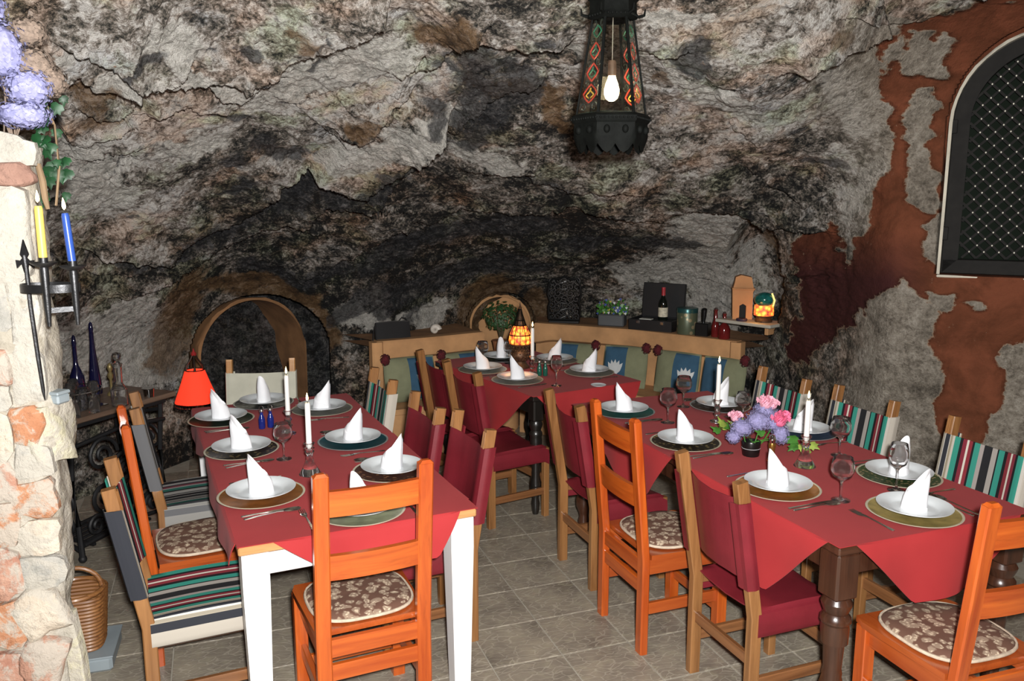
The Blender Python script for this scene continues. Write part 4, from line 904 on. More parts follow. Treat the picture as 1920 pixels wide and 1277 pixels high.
def face(fr, u, v, side):
    """chair whose back (at z=.94) stands at (u, v); side = where it looks"""
    T = fr.p(u, v); a = {'+u': fr.a-PI/2, '-u': fr.a+PI/2, '+v': fr.a, '-v': fr.a+PI}[side]
    f = Vector((-math.sin(a), math.cos(a), 0)); o = T+f*.285; return (o.x, o.y, 0), a
leather = sling_chair('dark red leather chair at the near left of the dark-legged table, closest to the camera', MAT['leather'], MAT['leather'], 'red leather chairs')
loc, rz = face(T2, -.24, .414, '+u'); leather.location = loc; leather.rotation_euler = (0, 0, rz)
def lc(fr, u, v, side, label, da=0):
    loc, rz = face(fr, u, v, side); return dup(leather, loc, rz+da, label, 'red leather chairs')
lc(T2, -.30, 1.57, '+u', 'dark red leather chair at the far left of the dark-legged table, behind the pine chair')
lc(T1, 1.075, .55, '-u', 'dark red leather chair on the right of the white-legged table, nearest the camera')
lc(T1, 1.01, .985, '-u', 'dark red leather chair on the right of the white-legged table, beside the striped chair')
lc(T3, -.378, .19, '+u', 'dark red leather chair at the left of the small far table, nearer of the two')
lc(T3, -.345, .63, '+u', 'dark red leather chair at the left of the small far table, farther of the two')
st = sling_chair('striped canvas chair on the left of the white-legged table, nearest the camera', MAT['striped'], MAT['striped'], 'striped canvas chairs')
loc, rz = face(T1, -.379, .423, '+u'); st.location = loc; st.rotation_euler = (0, 0, rz)
def sc_(fr, u, v, side, label, da=0):
    loc, rz = face(fr, u, v, side); return dup(st, loc, rz+da, label, 'striped canvas chairs')
sc_(T1, .985, 1.66, '-u', 'striped canvas chair at the far right corner of the white-legged table')
sc_(T2, 1.10, 1.654, '-u', 'striped canvas chair farthest along the right wall, behind the flowers')
sc_(T2, 1.165, 1.113, '-u', 'striped canvas chair in the middle of the right wall side')
sc_(T2, 1.195, .43, '-u', 'striped canvas chair at the right edge of the photo under the lattice window')
gs = sling_chair('grey and black striped chair on the far left beside the drinks table', MAT['greystripe'], MAT['greystripe'], None)
loc, rz = face(T1, -.29, 1.567, '+u'); gs.location = loc; gs.rotation_euler = (0, 0, rz)
cv = sling_chair('pale canvas-backed chair at the far end of the white-legged table by the arch', MAT['canvas'], MAT['canvas'], None, MAT['pine'])
loc, rz = face(T1, .345, 2.40, '-v'); cv.location = loc; cv.rotation_euler = (0, 0, rz-.28)

# ---------------------------------------------------------------- orange pine chairs
def pine_chair(label):
    t = thing('pine_chair', label, 'chair', group='orange pine chairs')
    for sx in (-1, 1):
        x = sx*.178; g = B(); y = -.19
        g.bar([(x, y+.0, 0), (x, y, .42), (x, y-.055, .99), (x, y-.058, 1.02)], .052, .036, (0, 1, 0), .3)
        vs = [(x+sxx*.024*k_, y-.058+syy*.016*k_-(.001 if k_ < 1 else 0), 1.018+zz) for zz, k_ in ((0, 1), (.012, .55)) for sxx, syy in ((-1, -1), (1, -1), (1, 1), (-1, 1))]
        g.add(vs, [(0, 1, 5, 4), (1, 2, 6, 5), (2, 3, 7, 6), (3, 0, 4, 7), (4, 5, 6, 7)]); g.build('rear_post', MAT['orz'], t)
        g = B(); g.bar([(x+sx*.012, .185, z) for z in (0, .2, .42)], .048, .048, (0, 1, 0), .12); g.build('front_leg', MAT['orz'], t)
        g = B(); g.box((x+sx*.006, 0, .385), (.022, .34, .065), .003); g.build('side_apron', MAT['ory'], t)
        g = B(); g.box((x+sx*.006, 0, .20), (.022, .34, .05), .003); g.build('side_stretcher', MAT['ory'], t)
    def rail(nm, z0, z1, y0, y1, bow):
        g = B()
        def f(a, b, k): 
            x = lerp(-.156, .156, a); return (x, lerp(y0, y1, b)-bow*(1-(x/.156)**2)+(.011 if k else -.011), lerp(z0, z1, b))
        g.slab(f, 13, 5); g.build(nm, MAT['orx'], t, 50)
    rail('top_rail', .875, .965, -.233, -.242, .012); rail('middle_rail', .645, .735, -.212, -.221, .012)
    g = B(); g.box((0, -.19, .385), (.31, .024, .065), .003); g.build('rear_apron', MAT['orx'], t)
    g = B(); g.box((0, .19, .385), (.33, .022, .065), .003); g.build('front_apron', MAT['orx'], t)
    g = B(); g.box((0, -.19, .295), (.31, .022, .06), .003); g.build('rear_stretcher', MAT['orx'], t)
    g = B(); g.box((0, .185, .14), (.33, .02, .045), .003); g.build('front_stretcher', MAT['orx'], t)
    g = B(); a = [(-.2, -.165), (.2, -.165), (.215, .18), (.20, .225), (-.20, .225), (-.215, .18)]
    g.prism([(x, y) for x, y in a], .022, Matrix.Translation((0, 0, .418))); g.build('seat', MAT['ory'], t)
    return t
def seat_pad():
    g = B(); prof = []
    def f(a, b): pass
    n_ = 40; vs = []; rings = [(.0, .03), (.45, .031), (.8, .029), (.94, .022), (1.0, .012), (.96, .003), (.6, 0), (0, 0)]
    for r, z in rings:
        for j in range(n_):
            t = 2*PI*j/n_; k = (abs(math.cos(t))**3+abs(math.sin(t))**3)**(-1/3.); R = .188*k*r
            vs.append((R*math.cos(t), R*math.sin(t)*.97, z+.0025*math.sin(5*t)*r*(z > .02)))
    fs = [(i*n_+j, i*n_+(j+1) % n_, (i+1)*n_+(j+1) % n_, (i+1)*n_+j) for i in range(len(rings)-1) for j in range(n_)]
    g.add(vs, fs); return g
pad_me = seat_pad().mesh('seat_cushion', MAT['floral'], 60)
pb2 = B(); n_ = 48; pts = []
for j in range(n_+1):
    t = 2*PI*j/n_; k = (abs(math.cos(t))**3+abs(math.sin(t))**3)**(-1/3.); pts.append((.187*k*math.cos(t), .187*.97*k*math.sin(t), .012))
pb2.tube(pts, .006, 6); pipe_me = pb2.mesh('piping', MAT['cushion_edge'], 60)
pine = None
for fr, u, v, sd, da, lab, cl in ((T1, .425, -.17, '+v', 0, 'orange pine chair at the near end of the white-legged table, its back to the camera', 'round floral cushion on the pine chair at the near end of the white-legged table'),
    (T1, -.33, .92, '+u', .05, 'orange pine chair on the left of the white-legged table between two striped chairs', 'round floral cushion on the pine chair left of the white-legged table'),
    (T2, -.335, .973, '+u', 0, 'orange pine chair on the left of the dark-legged table between two red leather chairs', 'round floral cushion on the pine chair left of the dark-legged table'),
    (T2, .365, -.40, '+v', -.04, 'orange pine chair cut off by the bottom right corner of the photo', 'round floral cushion on the pine chair at the bottom right corner')):
    loc, rz = face(fr, u, v, sd); f = Vector((-math.sin(rz), math.cos(rz), 0)); loc = (loc[0]-f.x*.037, loc[1]-f.y*.037, 0)
    if pine is None: pine = pine_chair(lab); pine.location = loc; pine.rotation_euler = (0, 0, rz+da)
    else: dup(pine, loc, rz+da, lab, 'orange pine chairs')
    c = mesh_thing('seat_cushion', pad_me, cl, 'cushion', (loc[0]+f.x*.025, loc[1]+f.y*.025, .4405), rz+da, 'floral seat cushions')
    q = bpy.data.objects.new('piping', pipe_me); COL.objects.link(q); q.parent = c
# ---------------------------------------------------------------- place settings
ZC = .7575
def plate_me():
    p = [(0, .004), (.05, .004), (.055, 0), (.062, .004), (.09, .010), (.130, .021), (.1355, .0235), (.136, .0255), (.130, .0245), (.094, .015), (.086, .0095), (.07, .0075), (0, .0075)]
    g = B(); g.lathe([(max(r*.965, 1e-4), z) for r, z in p], 44); return g.mesh('dinner_plate', MAT['plate'], 50)
def charger_me(nm, m, rim):
    p = [(0, .0), (.10, .0), (.112, .003), (.158, .0085), (.1645, .0105), (.166, .0125), (.164, .0135), (.1605, .0128), (.157, .0118), (.113, .0065), (.105, .0045), (0, .0045)]
    g = B(); o = 0
    g.lathe([(max(r, 1e-4), z) for r, z in p], 48)
    g.mi = [1 if 4*48 <= i < 8*48 else 0 for i in range(len(g.f))]
    return g.mesh(nm, [m, rim], 50)
def napkin_me():
    g = B(); n_ = 28; vs = []; K = 9
    def top(t): return .068+.085*max(0, (1+math.cos(t-PI))/2)**1.25                   # highest at -x
    def pt(t, s, r0=1.0, hh=None):
        h = (hh if hh is not None else top(t)); z = h*s; sh = 1-.10*s-.55*max(0, s-.55)**2*(2 if h > .08 else 1)
        fl = 1+.05*math.cos(5*t)*(1-s)
        return (.043*math.cos(t)*sh*r0*fl-.010*s*s*(h/.1), .034*math.sin(t)*sh*r0*fl, z)
    for k in range(K):
        for j in range(n_): vs.append(pt(2*PI*j/n_, k/(K-1)))
    fs = [(k*n_+j, k*n_+(j+1) % n_, (k+1)*n_+(j+1) % n_, (k+1)*n_+j) for k in range(K-1) for j in range(n_)]
    vs.append((-.004, 0, .045)); c = len(vs)-1; o = (K-1)*n_
    fs += [(o+j, o+(j+1) % n_, c) for j in range(n_)]+[tuple(range(n_))[::-1]]
    g.add(vs, fs)
    # wrapped outer fold with a slanting edge
    vs = []; m = 22
    for j in range(m+1):
        a = j/m; t = -PI*.98+a*PI*1.75; hh = lerp(.135, .012, a**.9)
        for s in (0, .33, .66, .93, 1.0): q = pt(t, 1, 1.0, hh*s+1e-4); r = pt(t, s*hh/top(t), 1.09 if s < 1 else 1.02); vs.append((r[0], r[1], min(q[2], top(t)*.98)))
    fs = [(j*5+k, (j+1)*5+k, (j+1)*5+k+1, j*5+k+1) for j in range(m) for k in range(4)]
    g.add(vs, fs); return g.mesh('folded_napkin', MAT['linen'], 40)
def cutlery():
    out = {}
    def ribbon(g, pts, th_=.0022):
        vs = []; n_ = len(pts)
        for (y, w, z) in pts: vs += [(-w, y, z), (w, y, z), (w*.75, y, z+th_), (-w*.75, y, z+th_)]
        g.add(vs, [(i*4+j, i*4+(j+1) % 4, (i+1)*4+(j+1) % 4, (i+1)*4+j) for i in range(n_-1) for j in range(4)]+[(0, 1, 2, 3), ((n_-1)*4, (n_-1)*4+1, (n_-1)*4+2, (n_-1)*4+3)])
    g = B(); ribbon(g, [(-.10, .004, 0), (-.095, .007, 0), (-.05, .0055, .001), (-.005, .004, .001), (0, .006, .001), (.02, .0095, .001), (.08, .0095, .0005), (.10, .007, .0005), (.112, .0015, .0005)]); out['table_knife'] = g.mesh('table_knife', MAT['steel'], 30)
    g = B(); ribbon(g, [(-.10, .004, 0), (-.095, .0075, 0), (-.05, .0045, .002), (.02, .0025, .006), (.045, .004, .005)])
    def bowl(a, b, k):
        t = a*2-1; w = .0195*math.sqrt(max(0, 1-t*t))*(1+.18*t)+.0006; x = (2*b-1)*w; return (x, .075+t*.034, .006-.008*(1-t*t)*(1-(2*b-1)**2)+(.0012 if k else 0)+.0)
    g.slab(bowl, 13, 9); out['table_spoon'] = g.mesh('table_spoon', MAT['steel'], 40)
    g = B(); ribbon(g, [(-.10, .004, 0), (-.095, .0075, 0), (-.05, .0045, .002), (.02, .0028, .005), (.04, .009, .004), (.055, .012, .002), (.065, .0125, .002)])
    for k in range(4): x = -.0102+k*.0068; g.tube([(x, .063, .003), (x, .085, .0022), (x, .107, .0045)], [.0019, .0019, .0010], 6)
    out['table_fork'] = g.mesh('table_fork', MAT['steel'], 40); return out
PL = plate_me(); NP = napkin_me(); CUT = cutlery()
RIM = plain('pale_rim', (.72, .66, .5), .3, .3); RIMS = plain('silver_rim', (.6, .63, .62), .25, .6)
CH = dict(copper=charger_me('charger_plate', charger_mat('copper_charger', (.42, .17, .04), None, .6), RIM), black=charger_me('charger_plate', charger_mat('patterned_black_charger', (.03, .022, .015), (.32, .24, .1), .2), RIM), dgreen=charger_me('charger_plate', charger_mat('dark_green_charger', (.012, .035, .022), None, .2), RIM),
    grey=charger_me('charger_plate', charger_mat('black_and_silver_charger', (.02, .022, .024), (.2, .2, .2), .3, .3, 30), RIMS), silver=charger_me('charger_plate', charger_mat('silver_charger', (.4, .4, .36), None, .6), RIM), teal=charger_me('charger_plate', charger_mat('teal_charger', (.015, .09, .11), None, .3), RIMS),
    brown=charger_me('charger_plate', charger_mat('brown_patterned_charger', (.08, .03, .02), (.35, .17, .08), .3), RIM), pale=charger_me('charger_plate', charger_mat('pale_green_charger', (.38, .40, .26), None, .4), RIM), green=charger_me('charger_plate', charger_mat('sea_green_charger', (.04, .16, .14), None, .3), RIMS),
    gold=charger_me('charger_plate', charger_mat('olive_gold_charger', (.50, .40, .15), None, .55, .4), RIM), mosaic=charger_me('charger_plate', charger_mat('flowered_charger', (.03, .07, .02), (.42, .3, .16), .1, .3, 60), RIM), amber=charger_me('charger_plate', charger_mat('amber_charger', (.45, .18, .03), None, .5, .25), RIM),
    blue=charger_me('charger_plate', charger_mat('blue_grey_charger', (.06, .10, .17), None, .3), RIMS))
CN = dict(copper='copper', black='black and gold patterned', dgreen='dark green', grey='black and silver', silver='silver', teal='teal', brown='brown patterned', pale='pale green', green='sea green', gold='olive gold', mosaic='flower patterned', amber='amber', blue='blue grey')
WT, DT, FT = 'white-legged table', 'dark-legged table', 'small far table'
SEATS = [  # x, y, side, charger, table frame, phrase, napkin turn, short form
    (-.976, 3.065, '+u', 'copper', T1, 'front left seat of the '+WT, .15), (-1.24, 3.645, '+u', 'black', T1, 'middle left seat of the '+WT, -.1), (-1.517, 4.172, '+u', 'dgreen', T1, 'back left seat of the '+WT, .1),
    (-1.40, 4.525, '-v', 'grey', T1, 'far end seat of the '+WT, 1.55), (-1.04, 4.385, '-u', 'silver', T1, 'back right seat of the '+WT, PI+.1), (-.756, 3.786, '-u', 'teal', T1, 'middle right seat of the '+WT, PI-.25), (-.509, 3.354, '-u', 'brown', T1, 'front right seat of the '+WT, PI-.1), (-.560, 2.90, '+v', 'pale', T1, 'near end seat of the '+WT, 1.2),
    (.607, 4.337, '+u', 'green', T2, 'back left seat of the '+DT, .1), (.821, 3.768, '+u', 'black', T2, 'middle left seat of the '+DT, .5), (1.06, 3.143, '+u', 'amber', T2, 'front left seat of the '+DT, .25),
    (1.156, 4.455, '-u', 'grey', T2, 'back right seat of the '+DT, PI+.2), (1.437, 3.942, '-u', 'blue', T2, 'middle right seat of the '+DT, PI), (1.608, 3.285, '-u', 'mosaic', T2, 'front right seat of the '+DT, PI+.6), (1.480, 2.886, '+v', 'gold', T2, 'near end seat of the '+DT, PI-.1),
    (.034, 5.129, '+u', 'silver', T3, 'front left seat of the '+FT, .25), (-.198, 5.446, '+u', 'silver', T3, 'back left seat of the '+FT, .2), (-.078, 5.845, '-v', 'grey', T3, 'far end seat of the '+FT, 1.5), (.304, 5.764, '-u', 'silver', T3, 'back right seat of the '+FT, PI), (.513, 5.359, '-u', 'silver', T3, 'front right seat of the '+FT, PI-.1)]
for k, (x, y, sd, ck, fr, ph, na) in enumerate(SEATS):
    a = {'+u': fr.a-PI/2, '-u': fr.a+PI/2, '+v': fr.a, '-v': fr.a+PI}[sd]; R_ = Matrix.Rotation(a, 3, 'Z')
    mesh_thing('charger_plate', CH[ck], CN[ck]+' charger plate at the '+ph, 'plate', (x, y, ZC), a, 'charger plates')
    mesh_thing('dinner_plate', PL, 'white dinner plate on the charger at the '+ph, 'plate', (x, y, ZC+.0125), a, 'white dinner plates')
    mesh_thing('folded_napkin', NP, 'white folded napkin standing at the '+ph, 'napkin', (x, y, ZC+.0203), na, 'standing white napkins')
    far = fr is T3
    for nm, dx, dy, word in (('table_fork', -.195, .0, 'left'), ('table_knife', .185, 0, 'right'), ('table_spoon', .212, .005, 'right')):
        if far and nm == 'table_spoon': continue
        if ph.startswith('near end seat of the white') and nm == 'table_spoon': dx = .205
        q = R_ @ Vector((dx, dy, 0)); j = random.uniform(-.09, .09)
        if far: q *= .9
        c = Vector((x, y, 0))+q; rel = c-fr.o; uu, vv = rel.dot(fr.u), rel.dot(fr.w); w_, l_ = ((W1, L1), (W2, L2), (W3, L3))[(fr is T2)+2*(fr is T3)]
        if not (.02 < uu < w_-.02 and .02 < vv < l_-.02): continue
        if any(k2 != k and min((Vector((q_[0], q_[1], 0))-c-R_ @ Vector((0, e_, 0))).length for e_ in (-.1, 0, .1)) < .185 for k2, q_ in enumerate(SEATS)): continue
        mesh_thing(nm, CUT[nm], nm.split('_')[1]+' lying '+word+' of the plate at the '+ph, nm.split('_')[1], (x+q.x, y+q.y, ZC+.001), a+j, nm.split('_')[1]+'s by the plates')
# ---------------------------------------------------------------- glasses, candles, shakers
def goblet_me(h, R, foot, stem, dark=False):
    b = stem; pts = [(.001, 0), (foot, 0), (foot, .002), (foot*.6, .004), (.006, .010), (.0038, .02), (.0038, b-.008), (.007, b), (R*.45, b+.010), (R*.8, b+(h-b)*.2), (R, b+(h-b)*.45), (R*.96, b+(h-b)*.7), (R*.80, h-.001), (R*.785, h), (R*.77, h-.001), (R*.93, b+(h-b)*.7), (R*.97, b+(h-b)*.45), (R*.77, b+(h-b)*.22), (R*.4, b+.014), (.001, b+.010)]
    g = B(); g.lathe(pts, 28); return g.mesh('wine_glass', MAT['glass'], 60)
GB = goblet_me(.165, .042, .034, .075); GS = goblet_me(.185, .036, .032, .085)
for x, y, me, sc, lab in ((-1.015, 3.53, GB, 1.0, 'round wine glass in the middle of the white-legged table beside the candle'), (.807, 4.14, GB, 1.08, 'round wine glass at the far left of the dark-legged table'), (.955, 4.47, GB, 1.05, 'round wine glass at the far end of the dark-legged table'),
    (1.20, 4.16, GB, .95, 'wine glass beside the far candle of the dark-legged table'), (1.477, 3.582, GB, 1.08, 'wine glass behind the near candle by the right wall'), (1.263, 3.02, GB, 1.05, 'wine glass in the foreground between the two nearest plates'), (1.527, 3.13, GS, 1.05, 'tall wine glass in front of the flower patterned charger plate'),
    (-.205, 5.66, GB, 1.0, 'wine glass at the back left of the small far table'), (-.02, 5.70, GB, .95, 'wine glass left of the glowing table lantern'), (.275, 4.995, GS, 1.02, 'wine glass at the front of the small far table')):
    o = mesh_thing('wine_glass', me, lab, 'glass', (x, y, ZC+.001), random.uniform(0, 6), 'wine glasses'); o.scale = (sc, sc, sc)
def holder_me(kind):
    if kind == 'flare': p = [(.001, 0), (.046, 0), (.047, .003), (.03, .03), (.017, .06), (.013, .085), (.021, .10), (.012, .107), (.022, .114), (.013, .120), (.020, .128), (.024, .136), (.014, .137), (.0125, .112), (.001, .111)]
    else: p = [(.001, 0), (.034, 0), (.036, .006), (.016, .015), (.011, .03), (.02, .045), (.011, .06), (.018, .075), (.010, .09), (.017, .105), (.024, .118), (.014, .12), (.0125, .098), (.001, .097)]
    g = B(); g.lathe(p, 24); return g.mesh('candle_holder', MAT['glass'], 50)
HF, HT = holder_me('flare'), holder_me('tier')
def candle(lab, loc, h, r, m, burnt=True, tilt=(0, 0), grp='table candles'):
    t = thing('candle', lab, 'candle', loc, 0, grp); t.rotation_euler = (tilt[0], tilt[1], 0)
    g = B(); g.lathe([(.001, 0), (r, 0), (r*.985, h*.5), (r*.96, h-.012), (r*.80, h-.003), (r*.35, h-.004), (.001, h-.004)], 16); g.build('wax_stick', m, t)
    g = B(); g.tube([(0, 0, h-.004), (.001, 0, h+.005), (.003, 0, h+.010)], .0012, 5); g.build('wick', MAT['wick'], t)
    g = B(); g.lathe([(.0005, h+.006), (.0042, h+.011), (.0052, h+.017), (.0042, h+.025), (.002, h+.034), (.0004, h+.040)], 10); g.build('flame', MAT['flame'], t)
    return t
for x, y, hm, top, h, lab in ((-.849, 3.326, HF, .112, .20, 'the near end of the white-legged table'), (-1.10, 3.93, HT, .099, .20, 'the far half of the white-legged table'), (1.064, 4.15, HT, .099, .21, 'the far end of the dark-legged table'), (1.268, 3.43, HF, .112, .185, 'the dark-legged table beside the flowers'), (.135, 5.36, HT, .099, .21, 'the small far table')):
    mesh_thing('candle_holder', hm, 'clear glass candle holder on '+lab, 'candle holder', (x, y, ZC+.0005), 0, 'glass candle holders')
    candle('lit white candle in a glass holder on '+lab, (x, y, ZC+top), h, .0118, MAT['wax'])
def shaker(loc, m, lab):
    t = thing('shaker', lab, 'shaker', loc, 0, 'salt and pepper shakers'); g = B()
    g.lathe([(.001, 0), (.015, 0), (.0165, .004), (.0165, .045), (.013, .06), (.008, .072), (.0075, .085), (.001, .085)], 16); g.build('bottle', m, t)
    g = B(); g.lathe([(.001, .085), (.009, .085), (.0095, .092), (.006, .100), (.001, .102)], 12); g.ring((0, 0, .105), .011, .0014, 14, 5, Matrix.Rotation(PI/2, 3, 'X')); g.build('lid', MAT['chrome'], t); return t
SB = plain('deep_blue_glass', (.01, .02, .16), .08, 0, .1)
shaker((-1.262, 4.03, ZC), SB, 'left blue glass shaker on the white-legged table'); shaker((-1.225, 4.055, ZC), SB, 'right blue glass shaker on the white-legged table')
shaker((.180, 5.30, ZC), MAT['greenglass'], 'left green glass shaker on the small far table'); shaker((.218, 5.295, ZC), MAT['greenglass'], 'right green glass shaker on the small far table')
g = B(); g.lathe([(.001, .0015), (.03, .0015), (.034, 0), (.04, .002), (.0475, .007), (.048, .0085), (.041, .0055), (.034, .004), (.001, .004)], 28)
tag(g.build('saucer', MAT['plate']), 'small white saucer near the right edge of the small far table', 'saucer').location = (.536, 4.993, ZC)
# ---------------------------------------------------------------- hanging lantern
LX, LY, LZ = .338, 2.90, 0
t = thing('hanging_lantern', 'black metal lantern with painted glass panes hanging from the cave ceiling', 'lantern', (LX, LY, 0), math.radians(2))
def hexp(r, z, a0=-PI/2-PI/6): return [Vector((r*math.cos(a0+PI/3*i), r*math.sin(a0+PI/3*i), z)) for i in range(6)]
zb, zt_, rb, rt = 2.178, 2.492, .118, .068
NLg = plain('lantern_black_iron', (.0035, .004, .0035), .7, 0, .4, 30, .3, 80, 0, .08)
g = B(); lo, hi = hexp(rb, zb), hexp(rt, zt_)
bar_m = NLg
for i in range(6):
    g = B(); g.bar([lo[i], hi[i]], .0085, .0085); g.build('corner_bar', bar_m, t)
gp = glass('lantern_clear_glass', (.95, .94, .88), .0, 1.25); gw = plain('painted_scroll_dark', (.02, .03, .025), .5); gr_ = plain('painted_red', (.45, .05, .03), .4); gg = plain('painted_green', (.02, .16, .09), .4); gy = plain('painted_yellow', (.6, .38, .06), .4)
for i in range(6):
    j = (i+1) % 6; A_, B_, C_, D_ = lo[i], lo[j], hi[j], hi[i]; nrm = (B_-A_).cross(D_-A_).normalized()
    def P(a, b, A_=A_, B_=B_, C_=C_, D_=D_): return A_.lerp(B_, a).lerp(D_.lerp(C_, a), b)
    g = B(); q = [P(.03, .01), P(.97, .01), P(.97, .99), P(.03, .99)]; off = nrm*.0015
    g.add([p+off for p in q]+[p-off for p in q], [(0, 1, 2, 3), (7, 6, 5, 4), (0, 4, 5, 1), (1, 5, 6, 2), (2, 6, 7, 3), (3, 7, 4, 0)]); pane = g.build('glass_pane', gp, t)
    if i in (5, 2, 1):
        def diamond(cb, hw, hb, m_, nm='painted_diamond'):
            g = B(); pts = []
            for k in range(21):
                s_ = 2*PI*k/20; r_ = 1/(abs(math.cos(s_))+abs(math.sin(s_)))**.7
                pts.append(P(.5+hw*math.cos(s_)*r_, cb+hb*math.sin(s_)*r_)-nrm*.002)
            g.tube(pts, .0030, 5, nrm); g.build(nm, m_, pane)
        diamond(.22, .34, .095, gr_); diamond(.44, .32, .09, gr_); diamond(.66, .30, .085, gr_); diamond(.86, .28, .06, gg)
        for cb, m_ in ((.22, gy), (.44, gg), (.66, gg)):
            g = B()
            for sgn in (-1, 1): g.tube([P(.5+sgn*(.05+.16*math.sin(k*.5)*(1-k/14)), cb-.045+.1*k/10)-nrm*.002 for k in range(11)], .0026, 5, nrm)
            g.build('painted_scroll', m_, pane)
        g = B()
        for sgn in (-1, 1):
            for cb, s_ in ((.075, 1), (.33, -1), (.55, -1), (.77, -1), (.95, -1)):
                g.tube([P(.5+sgn*(.26+.15*math.cos(k*.55)*(1-k/16)), cb+s_*.055*math.sin(k*.55)*(1-k/16))-nrm*.002 for k in range(12)], .0024, 5, nrm)
        g.build('painted_border', gw, pane)
def crown(nm, rows, zig, pts=6, teeth=24, th_=.003):
    g = B(); vs = []; n_ = teeth*4
    for k, (r, z) in enumerate(rows):
        for j in range(n_):
            a = 2*PI*j/n_; ph = (a+PI/2+PI/6) % (PI/3)-PI/6; hx_ = math.cos(PI/6)/math.cos(ph); dz = 0
            if k == (0 if zig < 0 else len(rows)-1): dz = zig*abs(math.sin(a*teeth/2))
            vs.append((r*hx_*math.cos(a), r*hx_*math.sin(a), z+dz))
    m_ = len(rows); g.add(vs, [(k*n_+j, k*n_+(j+1) % n_, (k+1)*n_+(j+1) % n_, (k+1)*n_+j) for k in range(m_-1) for j in range(n_)])
    return g
g = crown('base_crown', [(.118, 2.082), (.128, 2.105), (.126, 2.150), (.134, 2.158), (.136, 2.172), (.128, 2.180), (.118, 2.184), (.108, 2.176), (.108, 2.085)], -.030, 6, 12)
for j in range(60):
    a = 2*PI*j/60; ph = (a+PI/2+PI/6) % (PI/3)-PI/6; r = .136*math.cos(PI/6)/math.cos(ph); g.ball((r*math.cos(a), r*math.sin(a), 2.165), .0042, 6, 4)
for j in range(12):
    a = PI/2+PI*2*(j+.5)/12; ph = (a+PI/2+PI/6) % (PI/3)-PI/6; r = .132*math.cos(PI/6)/math.cos(ph); g.ball((r*math.cos(a), r*math.sin(a), 2.128), .011, 8, 5, (1, 1, 1.3))
g.build('base_crown', NLg, t, 40)
g = B(); g.lathe([(.112, 2.178), (.112, 2.186), (.001, 2.186)], 6, (0, 0, 0), -PI/2-PI/6); g.build('base_plate', plain('dark_green_enamel', (.01, .05, .04), .4), t)
g = crown('top_crown', [(.066, 2.486), (.080, 2.492), (.088, 2.50), (.080, 2.512), (.078, 2.545), (.090, 2.556), (.084, 2.562), (.04, 2.60), (.012, 2.63)], .0, 6, 12)
for j in range(36):
    a = 2*PI*j/36; ph = (a+PI/2+PI/6) % (PI/3)-PI/6; r = .088*math.cos(PI/6)/math.cos(ph); g.ball((r*math.cos(a), r*math.sin(a), 2.499), .0045, 6, 4)
for j in range(6):
    a = -PI/2-PI/6+PI/3*j; g.tube([(.085*math.cos(a), .085*math.sin(a), 2.50), (.105*math.cos(a), .105*math.sin(a), 2.505), (.108*math.cos(a), .108*math.sin(a), 2.525)], [.006, .005, .002], 6)
g.build('top_crown', NLg, t, 40)
g = B()
for k in range(6): g.ring((0, 0, 2.64+k*.024), .012, .0028, 12, 5, Matrix.Rotation(PI/2, 3, 'X') @ Matrix.Rotation(0, 3, 'Z') if k % 2 else Matrix.Rotation(PI/2, 3, 'Y'))
g.build('chain', NLg, t)
g = B(); g.tube([(0, 0, 2.56), (0, 0, 2.355)], .0016, 6); g.build('cable', plain('pale_cable', (.6, .58, .5), .5), t)
g = B(); g.lathe([(.001, 2.36), (.012, 2.36), (.015, 2.35), (.015, 2.315), (.013, 2.31), (.001, 2.31)], 16); g.build('bulb_holder', plain('brown_bakelite', (.16, .10, .07), .4), t)
g = B(); g.lathe([(.001, 2.226), (.010, 2.228), (.020, 2.236), (.0255, 2.25), (.0255, 2.265), (.021, 2.285), (.014, 2.302), (.012, 2.312), (.001, 2.312)], 20); g.build('light_bulb', emit('lit_bulb', (1, .82, .5), 25), t)
lamp('lantern_bulb_light', 'POINT', (LX, LY, 2.262), 3.0, (1, .7, .38), .027)

# ---------------------------------------------------------------- wrought iron sconce with two candles on the pier
IR = MAT['iron']
t = thing('iron_sconce', 'wrought iron wall sconce with spear and two candle cups on the white pier', 'sconce', (0, 0, 0))
sx, sy = -1.372, 2.365
g = B(); g.tube([(sx-.022, sy, 1.742), (sx-.020, sy, 1.70), (sx-.019, sy, 1.6), (sx-.012, sy, 1.45), (sx-.006, sy, 1.345), (sx-.004, sy, 1.316)], [.006, .0062, .0062, .006, .005, .0012], 8, (0, 1, 0)); g.build('spear_shaft', IR, t)
g = B(); g.prism([(-.024, -.018), (-.026, .006), (-.013, .004), (-.006, .012), (-.012, .022), (0, .064), (.012, .022), (.006, .012), (.013, .004), (.026, .006), (.024, -.018), (.010, -.004), (.004, -.03), (-.004, -.03), (-.010, -.004)], .006, Matrix.Translation((sx-.022, sy+.003, 1.722)) @ Matrix.Rotation(PI/2, 4, 'X')); g.build('spear_head', IR, t)
hc = Vector((-1.3165, 2.345, 0))
g = B(); pts = [hc+Vector((.080*math.cos(a), .05*math.sin(a), 1.651)) for a in [2*PI*k/30 for k in range(31)]]
g.sweep(pts, [(-.0022, -.0115), (.0022, -.0115), (.0022, .0115), (-.0022, .0115)], True); g.build('hoop', IR, t)
c1 = Vector((-1.302, 2.295, 0)); c2 = Vector((-1.240, 2.33, 0))
CUPS = []
